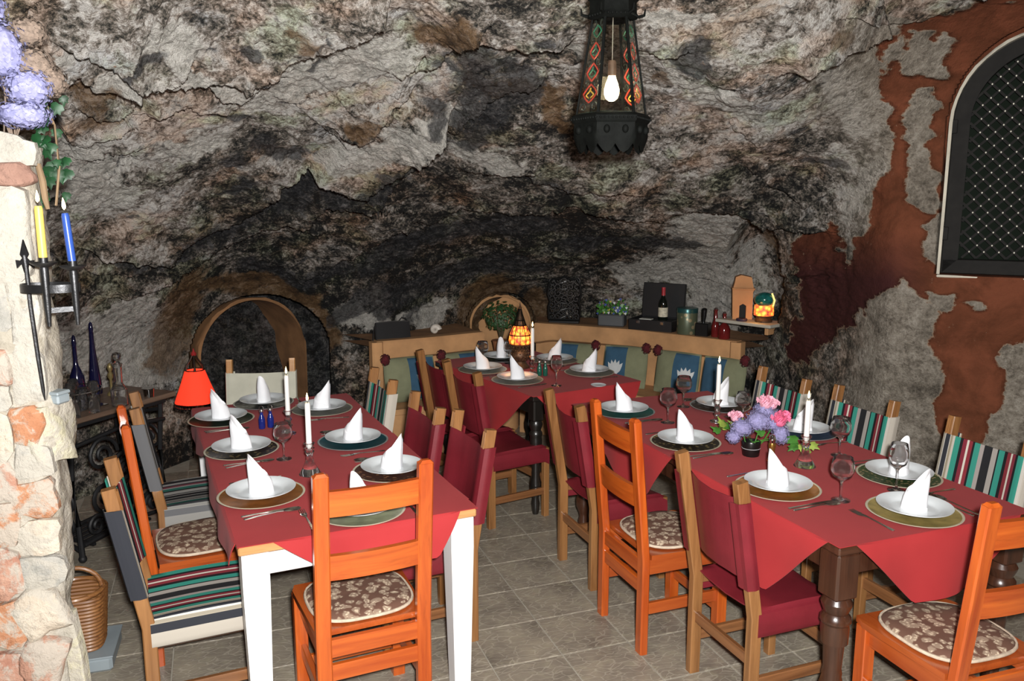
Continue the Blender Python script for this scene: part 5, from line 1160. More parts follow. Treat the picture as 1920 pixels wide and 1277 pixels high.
for c, dz in ((c1, .012), (c2, .0)):
    g = B(); g.lathe([(.001, 1.545), (.005, 1.546), (.009, 1.60), (.0115, 1.695+dz), (.0105, 1.70+dz), (.009, 1.690+dz)], 14, (c.x, c.y, 0)); g.lathe([(.009, 1.700+dz), (.020, 1.703+dz), (.034, 1.712+dz), (.035, 1.715+dz), (.02, 1.708+dz), (.0112, 1.705+dz)], 20, (c.x, c.y, 0))
    g.lathe([(.010, 1.70+dz), (.0118, 1.70+dz), (.0118, 1.728+dz), (.0098, 1.728+dz), (.0098, 1.705+dz)], 14, (c.x, c.y, 0)); g.build('candle_cup', IR, t, 50); CUPS.append((c.x, c.y, 1.712+dz))
g = B(); g.bar([(c1.x, c1.y+.01, 1.590), (c2.x, c2.y+.01, 1.592)], .016, .006, (0, 1, 0)); g.tube([(sx-.015, sy-.01, 1.648), (sx-.03, sy+.03, 1.648), (sx-.05, sy+.12, 1.648)], .005, 6); g.build('cross_bar', IR, t)
candle('lit yellow candle in the iron sconce on the pier', CUPS[0], .160, .0112, MAT['yellow'], True, (0, 0), 'sconce candles')
candle('lit blue candle in the iron sconce on the pier', CUPS[1], .152, .0108, MAT['bluewax'], True, (0, -.06), 'sconce candles')

# ---------------------------------------------------------------- dried flowers and ivy above the pier
def petals(g, c, R, n_, s_, sc=(1, 1, 1), seed=0, flat=0):
    rr = random.Random(seed)
    for _ in range(n_):
        v = Vector((rr.gauss(0, 1), rr.gauss(0, 1), rr.gauss(0, 1))).normalized(); r = R*rr.uniform(.72, 1.08)
        p = Vector((c[0]+v.x*r*sc[0], c[1]+v.y*r*sc[1], c[2]+v.z*r*sc[2])); a = v.orthogonal().normalized(); b = v.cross(a); th0 = rr.uniform(0, 6)
        k = s_*rr.uniform(.7, 1.2); q = [p+(a*math.cos(th0+i*PI/2)+b*math.sin(th0+i*PI/2))*k+v*(k*.35*(1 if i % 2 else -.2)) for i in range(4)]
        g.add(q, [(0, 1, 2, 3)])
    g.ball(c, R*.74, 12, 8, sc)
t = thing('dried_flowers', 'bunch of dried lilac and brown flowers on top of the white pier', 'flowers', (0, 0, 0))
for i, (x, y, z, r, m, sc) in enumerate(((-1.405, 2.36, 2.30, .075, 'lav', (1, 1, 1.2)), (-1.345, 2.38, 2.205, .062, 'lav', (1, 1, .9)), (-1.425, 2.34, 2.42, .06, 'lav', (1, 1, 1.3)), (-1.380, 2.40, 2.135, .065, 'lav', (1.2, 1, .6)), (-1.345, 2.42, 2.27, .055, 'dry', (1, 1, .9)), (-1.315, 2.44, 2.23, .045, 'dry', (1, 1, 1)), (-1.355, 2.42, 2.36, .05, 'dry', (1, 1, .8)), (-1.495, 2.35, 2.2, .07, 'lav', (1, 1, 1)))):
    g = B(); petals(g, (x, y, z), r, 520, .0062, sc, i); g.build('bloom', MAT[m], t, 20)
g = B()
for i in range(9): g.tube([(-1.46+.02*math.sin(i), 2.46, 2.03), (-1.42+.03*math.cos(i*2), 2.42, 2.13), (-1.39+.07*math.sin(i*1.7), 2.38, 2.28)], .0025, 5)
g.build('stems', MAT['dry'], t)
def ivy_leaf(g, c, n_, up, s_):
    n_ = Vector(n_).normalized(); a = (Vector(up)-n_*Vector(up).dot(n_)).normalized(); b = a.cross(n_); c = Vector(c)
    pts = [(0, -.5), (.28, -.55), (.58, -.25), (.42, .02), (.5, .3), (.22, .3), (0, .85), (-.22, .3), (-.5, .3), (-.42, .02), (-.58, -.25), (-.28, -.55)]
    vs = [c+n_*(.12*s_)]+[c+b*x*s_+a*y*s_-n_*(.14*s_*abs(x)) for x, y in pts]
    vs += [v-n_*.0015 for v in vs]; m_ = len(pts); fs = [(0, 1+i, 1+(i+1) % m_) for i in range(m_)]+[(m_+1, m_+2+(i+1) % m_, m_+2+i) for i in range(m_)]
    g.add(vs, fs)
t = thing('ivy', 'dark green ivy trailing down behind the top of the pier', 'ivy', (0, 0, 0)); rr = random.Random(5)
for i in range(34):
    z = 2.20-.31*i/33+rr.uniform(-.02, .02); w_ = .05+.03*math.sin(i*.4); x = -1.395+rr.uniform(-.02, w_+.01); y = 2.50+rr.uniform(-.03, .06)
    g = B(); ivy_leaf(g, (x, y, z), (rr.uniform(-.4, .7), -1, rr.uniform(-.1, .6)), (rr.uniform(-.6, .6), 0, -1), rr.uniform(.022, .036)); g.build('leaf', MAT['ivy'], t)
g = B(); g.tube([(-1.40, 2.52, 2.25), (-1.37, 2.54, 2.12), (-1.36, 2.53, 2.0), (-1.375, 2.52, 1.88)], .004, 6); g.tube([(-1.39, 2.47, 2.0), (-1.375, 2.46, 1.95), (-1.37, 2.455, 1.90), (-1.365, 2.455, 1.87)], [.008, .010, .009, .006], 8); g.build('stem', plain('ivy_bark', (.24, .16, .09), .8), t)

# ---------------------------------------------------------------- things on the pier's ledge, basket behind it
g = B(); g.lathe([(.001, 0), (.017, 0), (.018, .004), (.018, .07), (.010, .085), (.009, .10), (.001, .10)], 16)
t = thing('blue_bottle', 'small blue and white bottle on the ledge of the pier', 'bottle', (-1.437, 2.50, 1.30)); g.build('bottle', plain('bright_blue_plastic', (.12, .25, .6), .3), t)
g = B(); g.lathe([(.001, .10), (.0105, .10), (.0105, .118), (.001, .119)], 12); g.build('cap', plain('violet_cap', (.14, .14, .5), .4), t)
g = B(); g.lathe([(.0183, .03), (.0185, .03), (.0185, .062), (.0183, .062)], 16); g.build('label', plain('white_label', (.7, .72, .75), .6), t)
t = thing('grey_box', 'small grey plastic box lying on the ledge of the pier', 'box', (-1.40, 2.455, 1.286), -.25)
g = B(); g.box((0, 0, .014), (.075, .05, .028), .005); g.build('body', MAT['greybox'], t); g = B(); g.box((0, 0, .033), (.078, .053, .011), .004); g.build('lid', MAT['greybox'], t)
t = thing('wicker_basket', 'brown wicker basket on the floor behind the white pier', 'basket', (-1.80, 3.17, .07), .3)
WK = MAT['wicker']; g = B()
for k in range(15):
    z = .012+k*.0155; w_ = .085+.0012*k
    for sgn in (1,):
        pts = []
        for j in range(41):
            a = 2*PI*j/40; cx = abs(math.cos(a))**.5*math.copysign(1, math.cos(a)); cy = abs(math.sin(a))**.5*math.copysign(1, math.sin(a))
            kk = 1+.03*math.sin(20*a+PI*(k % 2)); pts.append((w_*1.1*cx*kk, w_*cy*kk, z))
        g.tube(pts, .0075, 6)
g.build('woven_side', WK, t)
g = B(); g.ring((0, 0, .245), .108, .010, 30, 8); g.build('rim', WK, t)
g = B(); g.lathe([(.001, 0), (.085, 0), (.09, .01), (.001, .012)], 24); g.build('base', WK, t)
g = B(); g.tube([(.1*math.cos(a), .01, .245+.09*math.sin(a)) for a in [PI*k/14 for k in range(15)]], .009, 8, (0, 1, 0)); g.build('handle', WK, t)
t = thing('grey_crate', 'low grey plastic crate on the floor under the wicker basket', 'crate', (-1.80, 3.17, 0), .3)
g = B(); g.box((0, 0, .032), (.28, .26, .064), .012); g.build('body', MAT['greybox'], t); g = B(); g.box((0, 0, .066), (.29, .27, .008), .003); g.build('lid', MAT['greybox'], t)

# ---------------------------------------------------------------- treadle table with the drinks
SA = math.atan2(4.693-4.033, -1.978+2.249)-PI/2                     # table runs along the left wall
t = thing('treadle_table', 'old sewing machine table with black cast iron scroll base, far left', 'table', (-2.249, 4.033, 0), SA)
CI = MAT['castiron']
g = B(); g.box((-.235, .36, .775), (.47, .76, .028), .005); g.build('tabletop', MAT['tooltop'], t)
g = B(); g.box((-.235, .36, .745), (.40, .66, .03), .003); g.build('top_frame', CI, t)
def spiral(c, R, turns, a0, axis, sgn=1, n_=26):
    out = []
    for k in range(n_+1):
        f = k/n_; a = a0+sgn*2*PI*turns*f; r = R*(1-.82*f); x, z = r*math.cos(a), r*math.sin(a); out.append((c[0]+(x if axis == 'x' else 0), c[1]+(x if axis == 'y' else 0), c[2]+z))
    return out
for y in (.06, .66):
    g = B()
    for x in (-.42, -.05): g.tube([(x, y, 0.02), (x*.95-.012, y, .2), (x*.85-.035, y, .45), (x, y, .73)], [.016, .013, .013, .014], 8); g.ball((x, y, .02), .022, 10, 6)
    g.tube([(-.42, y, .06), (-.235, y, .12), (-.05, y, .06)], .012, 8, (0, 1, 0)); g.tube([(-.42, y, .70), (-.235, y, .66), (-.05, y, .70)], .011, 8, (0, 1, 0))
    for x, z, R, s_, a0 in ((-.33, .52, .085, 1, 0), (-.14, .52, .085, -1, PI), (-.33, .33, .075, -1, 0), (-.14, .33, .075, 1, PI), (-.33, .19, .06, 1, 0), (-.14, .19, .06, -1, PI), (-.235, .42, .05, 1, 1), (-.235, .60, .05, -1, 1), (-.235, .25, .05, 1, 2)): g.tube(spiral((x, y, z), R, 1.6, a0, 'x', s_), .0095, 7, (0, 1, 0))
    g.build('side_frame', CI, t)
g = B()
for c, R, s_, a0 in (((-.03, .22, .55), .10, 1, 0), ((-.03, .47, .55), .10, -1, PI), ((-.03, .22, .32), .10, -1, 0), ((-.03, .47, .32), .10, 1, PI), ((-.03, .345, .44), .09, 1, 1), ((-.03, .345, .20), .08, -1, 2), ((-.03, .15, .18), .06, 1, 0), ((-.03, .54, .18), .06, -1, PI)): g.tube(spiral(c, R, 1.7, a0, 'y', s_), .011, 7, (1, 0, 0))
for z in (.10, .64): g.tube([(-.03, .06, z), (-.03, .36, z+.03), (-.03, .66, z)], .012, 8, (1, 0, 0))
g.build('front_lattice', CI, t)
g = B(); g.ring((-.10, .52, .33), .15, .014, 28, 8, Matrix.Rotation(PI/2, 3, 'Y'))
for k in range(6): a = PI*k/6*2; g.tube([(-.10, .52, .33), (-.10, .52+.15*math.cos(a), .33+.15*math.sin(a))], .007, 6, (1, 0, 0))
g.build('flywheel', CI, t)
g = B()
for k in range(7): g.bar([(-.36+k*.045, .14, .07), (-.36+k*.045, .52, .085)], .018, .012)
for yy in (.14, .33, .52): g.bar([(-.40, yy, .072), (-.05, yy, .072)], .02, .014)
g.build('treadle', CI, t)
ZT = .7895
for x, y, h, r, nk, lab in ((-2.46, 4.56, .36, .040, 0, 'round-bellied dark blue bottle with a long neck on the treadle table'), (-2.41, 4.66, .42, .034, 1, 'tall slim dark blue bottle on the treadle table')):
    t = thing('blue_bottle', lab, 'bottle', (x, y, ZT), 0, 'dark blue bottles'); g = B()
    if nk == 0: p = [(.001, 0), (r*.8, 0), (r, .01), (r*1.02, .07), (r*.95, .12), (r*.55, .165), (.014, .185), (.011, .22), (.0105, h*.80), (.012, h*.81), (.001, h*.81)]
    else: p = [(.001, 0), (r, 0), (r*1.05, .01), (r*.95, .08), (r*.72, .16), (.017, .24), (.012, .31), (.0115, h*.84), (.013, h*.85), (.001, h*.85)]
    g.lathe(p, 20); g.build('bottle', MAT['cobaltd'], t, 50); g = B(); g.lathe([(.001, p[-1][1]), (.010, p[-1][1]), (.013, p[-1][1]+.02), (.009, h-.01), (.001, h)], 14); g.build('stopper', MAT['cobaltd'], t, 50)
t = thing('decanter', 'cut glass decanter with round stopper on the treadle table', 'decanter', (-2.135, 4.37, ZT)); g = B()
prof = [(.001, 0), (.040, 0), (.043, .004), (.043, .09)]+[(.043-.02*k/8+(.002 if k % 2 else 0), .09+.03*k/8) for k in range(9)]+[(.021+(.002 if k % 2 else 0), .125+k*.011) for k in range(9)]+[(.027, .228), (.027, .234), (.018, .235), (.016, .13), (.037, .085), (.037, .008), (.001, .007)]
g.lathe(prof, 16); g.build('vessel', MAT['glass'], t, 25); g = B(); g.lathe([(.001, .222), (.014, .222), (.016, .240), (.008, .248), (.02, .262), (.024, .276), (.02, .29), (.001, .297)], 10); g.build('stopper', MAT['glass'], t, 25)
t = thing('glass_figure', 'small gilt figure standing behind the bottles on the treadle table', 'figurine', (-2.30, 4.62, ZT)); g = B(); g.lathe([(.001, 0), (.025, 0), (.024, .01), (.008, .03), (.007, .09), (.016, .105), (.018, .12), (.008, .135), (.013, .15), (.016, .165), (.011, .18), (.001, .188)], 14); g.build('body', plain('old_gilt', (.25, .19, .08), .4, .5, .3), t)
TB_ = goblet_me(.13, .030, .027, .055); tumb = B(); tumb.lathe([(.001, 0), (.027, 0), (.028, .003), (.034, .085), (.0335, .086), (.0325, .085), (.026, .008), (.001, .007)], 24); TU = tumb.mesh('tumbler', MAT['glass'], 50)
tr = thing('glass_tray', 'chrome gallery tray holding the glasses on the treadle table', 'tray', (-2.369, 4.32, ZT), SA); g = B(); g.box((0, 0, .004), (.25, .25, .006), .002); g.build('base', MAT['chrome'], tr)
g = B(); g.ring((0, 0, .10), .150, .003, 36, 6); 
for k in range(8): a = 2*PI*k/8+.2; g.tube([(.12*math.cos(a), .12*math.sin(a), .006), (.150*math.cos(a), .150*math.sin(a), .10)], .0025, 6)
g.build('gallery_rail', MAT['chrome'], tr)
k = 0
names = ['front left', 'front middle', 'front right', 'middle left', 'centre', 'middle right', 'back left', 'back middle', 'back right']
for j in range(3):
    for i in range(3):
        q = Matrix.Rotation(SA, 3, 'Z') @ Vector(((i-1)*.075-.0, (j-1)*.075, 0))
        stem = (i+j) % 2 == 0
        mesh_thing('stemmed_glass' if stem else 'tumbler', TB_ if stem else TU, ('small stemmed glass' if stem else 'clear tumbler')+' at the '+names[j*3+i]+' of the chrome tray', 'glass', (-2.369+q.x, 4.32+q.y, ZT+.0075), 0, 'glasses on the chrome tray')
for q, nm in (((-2.211, 4.10), 'left'), ((-2.165, 4.211), 'right')):
    mesh_thing('tumbler', TU, nm+' clear tumbler at the front edge of the treadle table', 'glass', (q[0]-.04, q[1]+.02, ZT), 0, 'tumblers at the table edge')
g = B(); g.lathe([(.001, 0), (.022, 0), (.026, .004), (.03, .05), (.031, .055), (.027, .052), (.024, .008), (.001, .007)], 20); g.lathe([(.031, .05), (.038, .054), (.036, .056), (.03, .055)], 20)
tag(g.build('chrome_cup', MAT['chrome']), 'small chrome cup at the far end of the treadle table', 'cup').location = (-2.06, 4.56, ZT)

# ---------------------------------------------------------------- lamp with the red shade
t = thing('floor_lamp', 'lamp with glowing red fabric shade and black bead fringe before the arched niche', 'lamp', (-1.945, 4.95, 0))
m, n, l, b = _new('red_lampshade'); b.inputs['Base Color'].default_value = (.75, .03, .012, 1); b.inputs['Roughness'].default_value = .9; b.inputs['Emission Color'].default_value = (1, .055, .018, 1); b.inputs['Emission Strength'].default_value = .75
g = B(); vs = []; n_ = 40
for z, r in ((.672, .128), (.70, .118), (.78, .088), (.868, .058), (.866, .055), (.78, .085), (.70, .115), (.673, .125)):
    for j in range(n_):
        a = 2*PI*j/n_; k = 1+.012*math.cos(8*a); vs.append((r*k*math.cos(a), r*k*math.sin(a), z))
g.add(vs, [(i*n_+j, i*n_+(j+1) % n_, ((i+1) % 8)*n_+(j+1) % n_, ((i+1) % 8)*n_+j) for i in range(8) for j in range(n_)]); g.build('lamp_shade', m, t, 60)
g = B()
for j in range(36):
    a = 2*PI*j/36; x, y = .127*math.cos(a), .127*math.sin(a); g.tube([(x, y, .674), (x, y, .655)], .0015, 4); g.ball((x, y, .646), .0085, 6, 4)
g.build('bead_fringe', MAT['blackpaint'], t)
BK = plain('dark_bronze', (.03, .018, .012), .4, .5)
g = B(); g.lathe([(.001, 0), (.13, 0), (.13, .012), (.03, .03), (.012, .05), (.012, .64), (.016, .66), (.008, .68), (.008, .87), (.001, .87)], 20); g.build('stand', BK, t)
g = B()
for k in range(4):
    a = PI/2*k+.4; g.tube([(.050*math.cos(a), .05*math.sin(a), .868), (.046*math.cos(a), .046*math.sin(a), .895), (.02*math.cos(a), .02*math.sin(a), .935), (.008*math.cos(a), .008*math.sin(a), .962)], .006, 7)
g.ring((0, 0, .868), .056, .004, 24, 6); g.build('shade_carrier', BK, t)
g = B(); g.lathe([(.001, .955), (.014, .957), (.018, .968), (.012, .978), (.006, .985), (.003, 1.0), (.001, 1.002)], 14); g.build('finial', plain('red_finial', (.28, .02, .02), .4), t)
g = B(); g.ball((0, 0, .76), .024, 14, 10, (1, 1, 1.2)); g.build('light_bulb', emit('shaded_bulb', (1, .55, .25), 6), t)
lamp('red_lamp_light', 'POINT', (-1.945, 4.95, .76), 1.2, (1, .5, .25), .03)

# ---------------------------------------------------------------- flowers on the dark-legged table
t = thing('flower_arrangement', 'lilac and pink flowers with ivy in a small black pot on the dark-legged table', 'flowers', (1.135, 3.64, ZC))
g = B(); g.lathe([(.001, 0), (.036, 0), (.038, .004), (.042, .062), (.040, .068), (.036, .066), (.034, .01), (.001, .009)], 24, (-.055, -.05, 0)); g.build('pot', MAT['blackpaint'], t)
g = B(); g.ring((-.055, -.05, .036), .0408, .0012, 20, 5); g.build('pot_band', plain('pale_print', (.5, .5, .52), .5), t)
for i, (x, y, z, r, m, sc, s_) in enumerate(((-.085, .0, .115, .052, 'hydra', (1.1, 1, .85), .0065), (-.015, -.01, .15, .055, 'hydra', (1.1, 1, .95), .0065), (.06, .01, .145, .055, 'hydra', (1, 1, 1), .0065), (.085, -.02, .09, .045, 'hydra', (.9, 1, 1.1), .0065), (-.125, -.01, .075, .035, 'hydra', (1, 1, .9), .006), (.02, .03, .19, .05, 'hydra', (1, 1, .8), .0065))):
    g = B(); petals(g, (x, y, z), r, 420, s_*.8, sc, 40+i); g.build('hydrangea_head', MAT[m], t, 20)
def carnation(c, R, m, sd):
    g = B(); rr = random.Random(sd)
    for k in range(26):
        a = k*2.4; tilt = .25+1.15*(k/26); d_ = Vector((math.cos(a)*math.sin(tilt), math.sin(a)*math.sin(tilt)-.55, math.cos(tilt)*.8+.1)).normalized(); p = Vector(c)+d_*R*(.45+.5*k/26); e = d_.orthogonal().normalized(); f = d_.cross(e); w_ = R*.42; vs = []
        for q in range(7):
            s2 = (q-3)/3; vs.append(p+e*(s2*w_)+d_*(w_*.55*(1-s2*s2)+.1*w_*(-1)**q)+f*(rr.uniform(-.12, .12)*w_))
        vs.append(p-d_*w_*.6); g.add(vs, [(7, q, q+1) for q in range(6)])
    g.ball(c, R*.6, 10, 7); g.build('carnation', MAT[m], t, 20)
carnation((.075, -.035, .155), .046, 'pink', 1); carnation((.02, .01, .225), .046, 'pale_pink', 2); carnation((-.11, .03, .155), .036, 'pale_pink', 3); carnation((.055, .02, .215), .034, 'pale_pink', 4); carnation((.095, -.01, .17), .034, 'pink', 5)
rr = random.Random(3)
for i, (x, y, z, s_) in enumerate(((.13, -.05, .05, .05), (.165, -.10, .03, .045), (.15, -.03, .02, .045), (.20, -.12, .045, .04), (.12, -.09, .03, .04), (-.15, .10, .09, .045), (-.11, .17, .06, .04), (-.06, .22, .05, .045), (-.02, .28, .06, .04), (-.10, .26, .03, .04), (-.16, .16, .04, .04), (.19, -.07, .015, .04), (-.02, -.065, .09, .035), (-.05, .16, .1, .035))):
    g = B(); ivy_leaf(g, (x, y, z+.02), (rr.uniform(-.5, .5), -.6, .8), (rr.uniform(-.7, .7), 0, -.5 if i < 5 else .6), s_); g.build('ivy_leaf', MAT['palegreen' if i % 2 else 'leaf'], t)
g = B(); 
for q in ((.17, -.08, .03), (.1, -.05, .06), (-.06, .22, .04), (-.12, .14, .07)): g.tube([(-.05, -.05, .06), (q[0]*.5, q[1]*.5, .075), q], .002, 5)
for x, y, z in ((-.08, 0, .1), (0, 0, .14), (.06, 0, .13)): g.tube([(-.055, -.05, .01), (x*.6-.03, y-.03, .06), (x, y, z)], .0028, 5)
g.build('stems', MAT['leaf'], t)
t = thing('gold_shaker', 'slim gold metal mill standing in front of the flowers', 'mill', (1.145, 3.50, ZC)); g = B(); g.lathe([(.001, 0), (.020, 0), (.021, .006), (.015, .02), (.013, .05), (.0165, .075), (.014, .085), (.001, .085)], 18); g.build('body', MAT['gold'], t)
g = B(); g.lathe([(.001, .085), (.013, .085), (.016, .10), (.012, .118), (.001, .125)], 16); g.build('lid', MAT['chrome'], t)

# ---------------------------------------------------------------- glowing lantern on the small far table
t = thing('table_lantern', 'pierced metal table lantern glowing orange on the small far table', 'lantern', (.055, 5.56, ZC)); BR = plain('aged_brass', (.10, .055, .03), .45, .5, .5, 40, .5, 90)
g = B(); g.lathe([(.001, 0), (.062, 0), (.065, .01), (.048, .025), (.040, .045), (.058, .065), (.064, .09), (.055, .12), (.04, .135), (.052, .15), (.078, .16), (.080, .168), (.001, .170)], 24)
for k in range(5):
    for j in range(16): a = 2*PI*(j+.5*(k % 2))/16; r = (.052, .063, .062, .054, .06)[k]; g.ball((r*math.cos(a), r*math.sin(a), .06+k*.022), .0062, 5, 4)
g.build('base', BR, t)
gl = _new('orange_glowing_glass'); m, n, l, b = gl; v = coords(n, l); vo = n.new('ShaderNodeTexVoronoi'); vo.inputs['Scale'].default_value = 34; l.new(v, vo.inputs['Vector']); r = ramp(n, [(.1, (1, .45, .06)), (.5, (.8, .14, .02)), (.8, (.2, .02, .02))]); l.new(vo.outputs['Distance'], r.inputs[0]); l.new(r.outputs[0], b.inputs['Base Color']); l.new(r.outputs[0], b.inputs['Emission Color']); b.inputs['Emission Strength'].default_value = 2.2
g = B(); g.lathe([(.001, .17), (.072, .17), (.078, .19), (.072, .23), (.055, .27), (.04, .295), (.001, .30)], 24); g.build('glass_globe', m, t)
g = B()
for k in range(12):
    a = 2*PI*k/12; g.tube([((r+.002)*math.cos(a), (r+.002)*math.sin(a), z) for r, z in ((.072, .17), (.078, .19), (.072, .23), (.055, .27), (.04, .295), (.028, .33), (.015, .37), (.006, .41))], .0026, 5)
for z, r in ((.23, .074), (.295, .042), (.33, .030)): g.ring((0, 0, z), r, .0035, 24, 6)
g.build('cage', NLg, t)
g = B(); g.lathe([(.001, .29), (.036, .29), (.027, .33), (.013, .37), (.008, .40), (.012, .415), (.006, .425), (.002, .455), (.001, .456)], 14); g.build('spire', BR, t)
lamp('table_lantern_light', 'POINT', (.055, 5.40, ZC+.24), .8, (1, .45, .12), .05)

# ---------------------------------------------------------------- cushions with applique flowers and wool rosettes on the benches
def cushion(loc, rz, w_, h_, lab, left=True, flower=True, tilt=-.22):
    t = thing('bench_cushion', lab, 'cushion', loc, 0, 'green and blue bench cushions'); t.rotation_euler = (tilt, 0, rz)
    def f(a, b, k, x0=-w_/2, x1=w_/2):
        x = lerp(x0, x1, a); u = 2*(x/w_); v = 2*b-1; th_ = .05*(1-abs(u)**3.2)*(1-abs(v)**3.2)+.004
        return (x*(1-.03*v*v), (th_ if k else -th_), h_/2+v*h_/2*(1-.04*u*u))
    g = B(); g.slab(f, 21, 17); g.build('cover', MAT['olive'], t, 60)
    x0, x1 = (-.02, w_*.47) if left else (-w_*.47, .02)
    def p(a, b, k):
        q = f(0, .04+.92*b, 0, lerp(x0, x1, a), 0); return (q[0], q[1]-.0015-(.0 if k else .002), q[2])
    g = B(); g.slab(p, 12, 14); g.build('blue_panel', MAT['bluecot'], t, 60)
    if flower:
        cx = lerp(x0, x1, .55)
        for k in (-2, -1, 0, 1, 2):
            g = B(); a = k*.33; pts = [(-.012, 0), (-.022, .06), (-.012, .10), (0, .13), (.012, .10), (.022, .06), (.012, 0)]
            def q(x, z):
                X = cx+x*math.cos(a)+z*math.sin(a)*.8; Z = h_*.30+z*math.cos(a)*.9-x*math.sin(a); aa = (X+w_/2)/w_; b = min(.97, max(.03, Z/h_)); y = f(aa, b, 0)[1]; return (X, y-.006-.001*k*k*.2, Z)
            vs = [q(x, z) for x, z in pts]; vs += [(x, y+.003, z) for x, y, z in vs]; m_ = len(pts); g.add(vs, [tuple(range(m_)), tuple(range(m_, 2*m_))[::-1]]+[(i, (i+1) % m_, m_+(i+1) % m_, m_+i) for i in range(m_)]); g.build('petal', MAT['whitecot'], t)
    sg = -1 if left else 1
    g = B(); petals(g, (sg*w_*.47, -.03, h_*.97), .036, 120, .010, (1, .7, 1.15), 3); g.build('wool_rosette', MAT['pompon'], t, 20)
    return t
cushion((-.73, 5.90, .435), .50, .40, .33, 'green and blue cushion at the left end of the short wall bench', True)
cushion((-.365, 6.13, .435), .55, .36, .32, 'plain green cushion at the right end of the short wall bench', True, False)
cushion((.50, 6.53, .435), -.42, .36, .32, 'green and blue cushion at the left end of the long wall bench', False)
cushion((.875, 6.345, .435), -.46, .36, .33, 'green and blue cushion in the middle of the long wall bench', False)
cushion((1.235, 6.10, .435), -.62, .36, .33, 'green and blue cushion with a white flower right of the middle of the long bench', True)
cushion((1.52, 5.865, .435), -.70, .34, .33, 'olive cushion with a maroon rosette at the right end of the long wall bench', False, False)

# ---------------------------------------------------------------- things on the ledges
ZL = .8655
t = thing('handbag', 'black handbag with a wrist loop on the left ledge', 'bag', (-.90, 6.125, ZL), .42)
g = B(); 
def bag(a, b, k):
    x = lerp(-.135, .135, a); z = lerp(.0, .125, b); y = (.03*(1-b)+.008)*(1-abs(2*a-1)**4*.3); return (x*(1-.03*b), y if k else -y, z+.006*math.sin(a*PI))
g.slab(bag, 15, 9); g.build('body', MAT['blackfab'], t, 60); g = B(); g.tube([(-.125, -.012, .126), (0, -.012, .132), (.125, -.012, .126)], .004, 6); g.build('zip', plain('dark_zip', (.08, .08, .08), .4, .4), t)
g = B(); g.tube([(-.13, -.01, .118), (-.155, -.04, .07), (-.165, -.055, .0), (-.158, -.06, -.045), (-.143, -.06, -.05), (-.138, -.055, .0), (-.135, -.03, .07), (-.13, -.012, .112)], .005, 6); g.build('wrist_loop', MAT['blackfab'], t); g = B(); g.tube([(.05, .0, .128), (.075, .0, .155), (.105, .0, .145), (.12, 0, .12)], .004, 6); g.build('strap', MAT['blackfab'], t)
t = thing('sea_shell', 'small white spiral shell on the left ledge', 'shell', (-.60, 6.36, ZL+.0), .3); g = B()
pts = []; rad = []
for k in range(40):
    f = k/39; a = f*5.0*PI/1.4; R = .026*(1-f)+.001; pts.append((R*math.cos(a), -.012+.035*f, .030+R*math.sin(a))); rad.append(.024*(1-f)+.002)
g.tube(pts, rad, 10, (0, 1, 0)); g.build('body', plain('pale_shell', (.6, .55, .48), .5, 0, .2, 30), t, 60)
t = thing('carved_screen', 'black carved openwork wooden panel standing on the right ledge', 'carving', (.44, 6.90, ZL), -.2); g = B()
BW = MAT['blackpaint']; rr = random.Random(9)
g = B(); g.box((0, 0, .012), (.26, .05, .024), .004); g.build('foot', BW, t)
g = B(); pts = [(-.13, 0, .03), (-.135, 0, .14), (-.12, 0, .18), (-.14, 0, .24), (-.13, 0, .33), (-.10, 0, .375), (-.05, 0, .37), (0, 0, .395), (.05, 0, .37), (.10, 0, .375), (.13, 0, .33), (.14, 0, .24), (.12, 0, .18), (.135, 0, .14), (.13, 0, .03), (-.13, 0, .03)]; g.tube(pts, .013, 8, (0, 1, 0)); g.build('border', BW, t)
g = B()
for i in range(5):
    for j in range(7):
        x, z = (i-2)*.052, .055+j*.05; s_ = 1 if (i+j) % 2 else -1; g.tube(spiral((x, .0, z), .032, 1.15, rr.uniform(0, 6), 'x', s_, 16), .0085, 6, (0, 1, 0))
for j in range(7): g.tube([(x, .004*math.sin(x*40), .055+j*.05+.018*math.sin(x*28+j)) for x in [-.12+.24*k/16 for k in range(17)]], .006, 6, (0, 1, 0))
g.build('scrollwork', BW, t)
t = thing('planter', 'grey planter with small blue, white and yellow flowers on the right ledge', 'planter', (.83, 6.76, ZL), -.35)
g = B(); g.box((0, 0, .05), (.22, .12, .10), .01); g.build('trough', plain('dark_grey_zinc', (.08, .085, .09), .6, .2), t)
for nm, m, n_, sd, s_ in (('green_leaves', 'leaf', 70, 1, .016), ('blue_flowers', None, 26, 2, .014), ('white_flowers', 'whitecot', 16, 3, .014), ('yellow_flowers', None, 12, 4, .013)):
    rr = random.Random(sd); g = B()
    for _ in range(n_):
        c = Vector((rr.uniform(-.12, .12), rr.uniform(-.06, .05), .10+abs(rr.gauss(.03, .04)))); v = Vector((rr.uniform(-1, 1), -1, rr.uniform(0, 1))).normalized(); a = v.orthogonal().normalized(); b_ = v.cross(a); g.add([c+(a*math.cos(k*PI/3)+b_*math.sin(k*PI/3))*s_*(1 if k % 2 else .6) for k in range(6)], [tuple(range(6))])
    o = g.build(nm, MAT[m] if m else plain(nm, (.06, .09, .32) if 'blue' in nm else (.5, .45, .06), .7), t); o['kind'] = 'stuff'
g = B()
for k in range(10): g.tube([(-.09+.02*k, 0, .08), (-.10+.022*k, -.01, .15+.03*math.sin(k*2))], .002, 5)
g.build('stems', MAT['leaf'], t)
t = thing('wine_case', 'open black presentation case for wine on the right ledge', 'case', (1.165, 6.585, ZL), -.52)
CB = plain('black_case', (.008, .008, .009), .45); g = B()
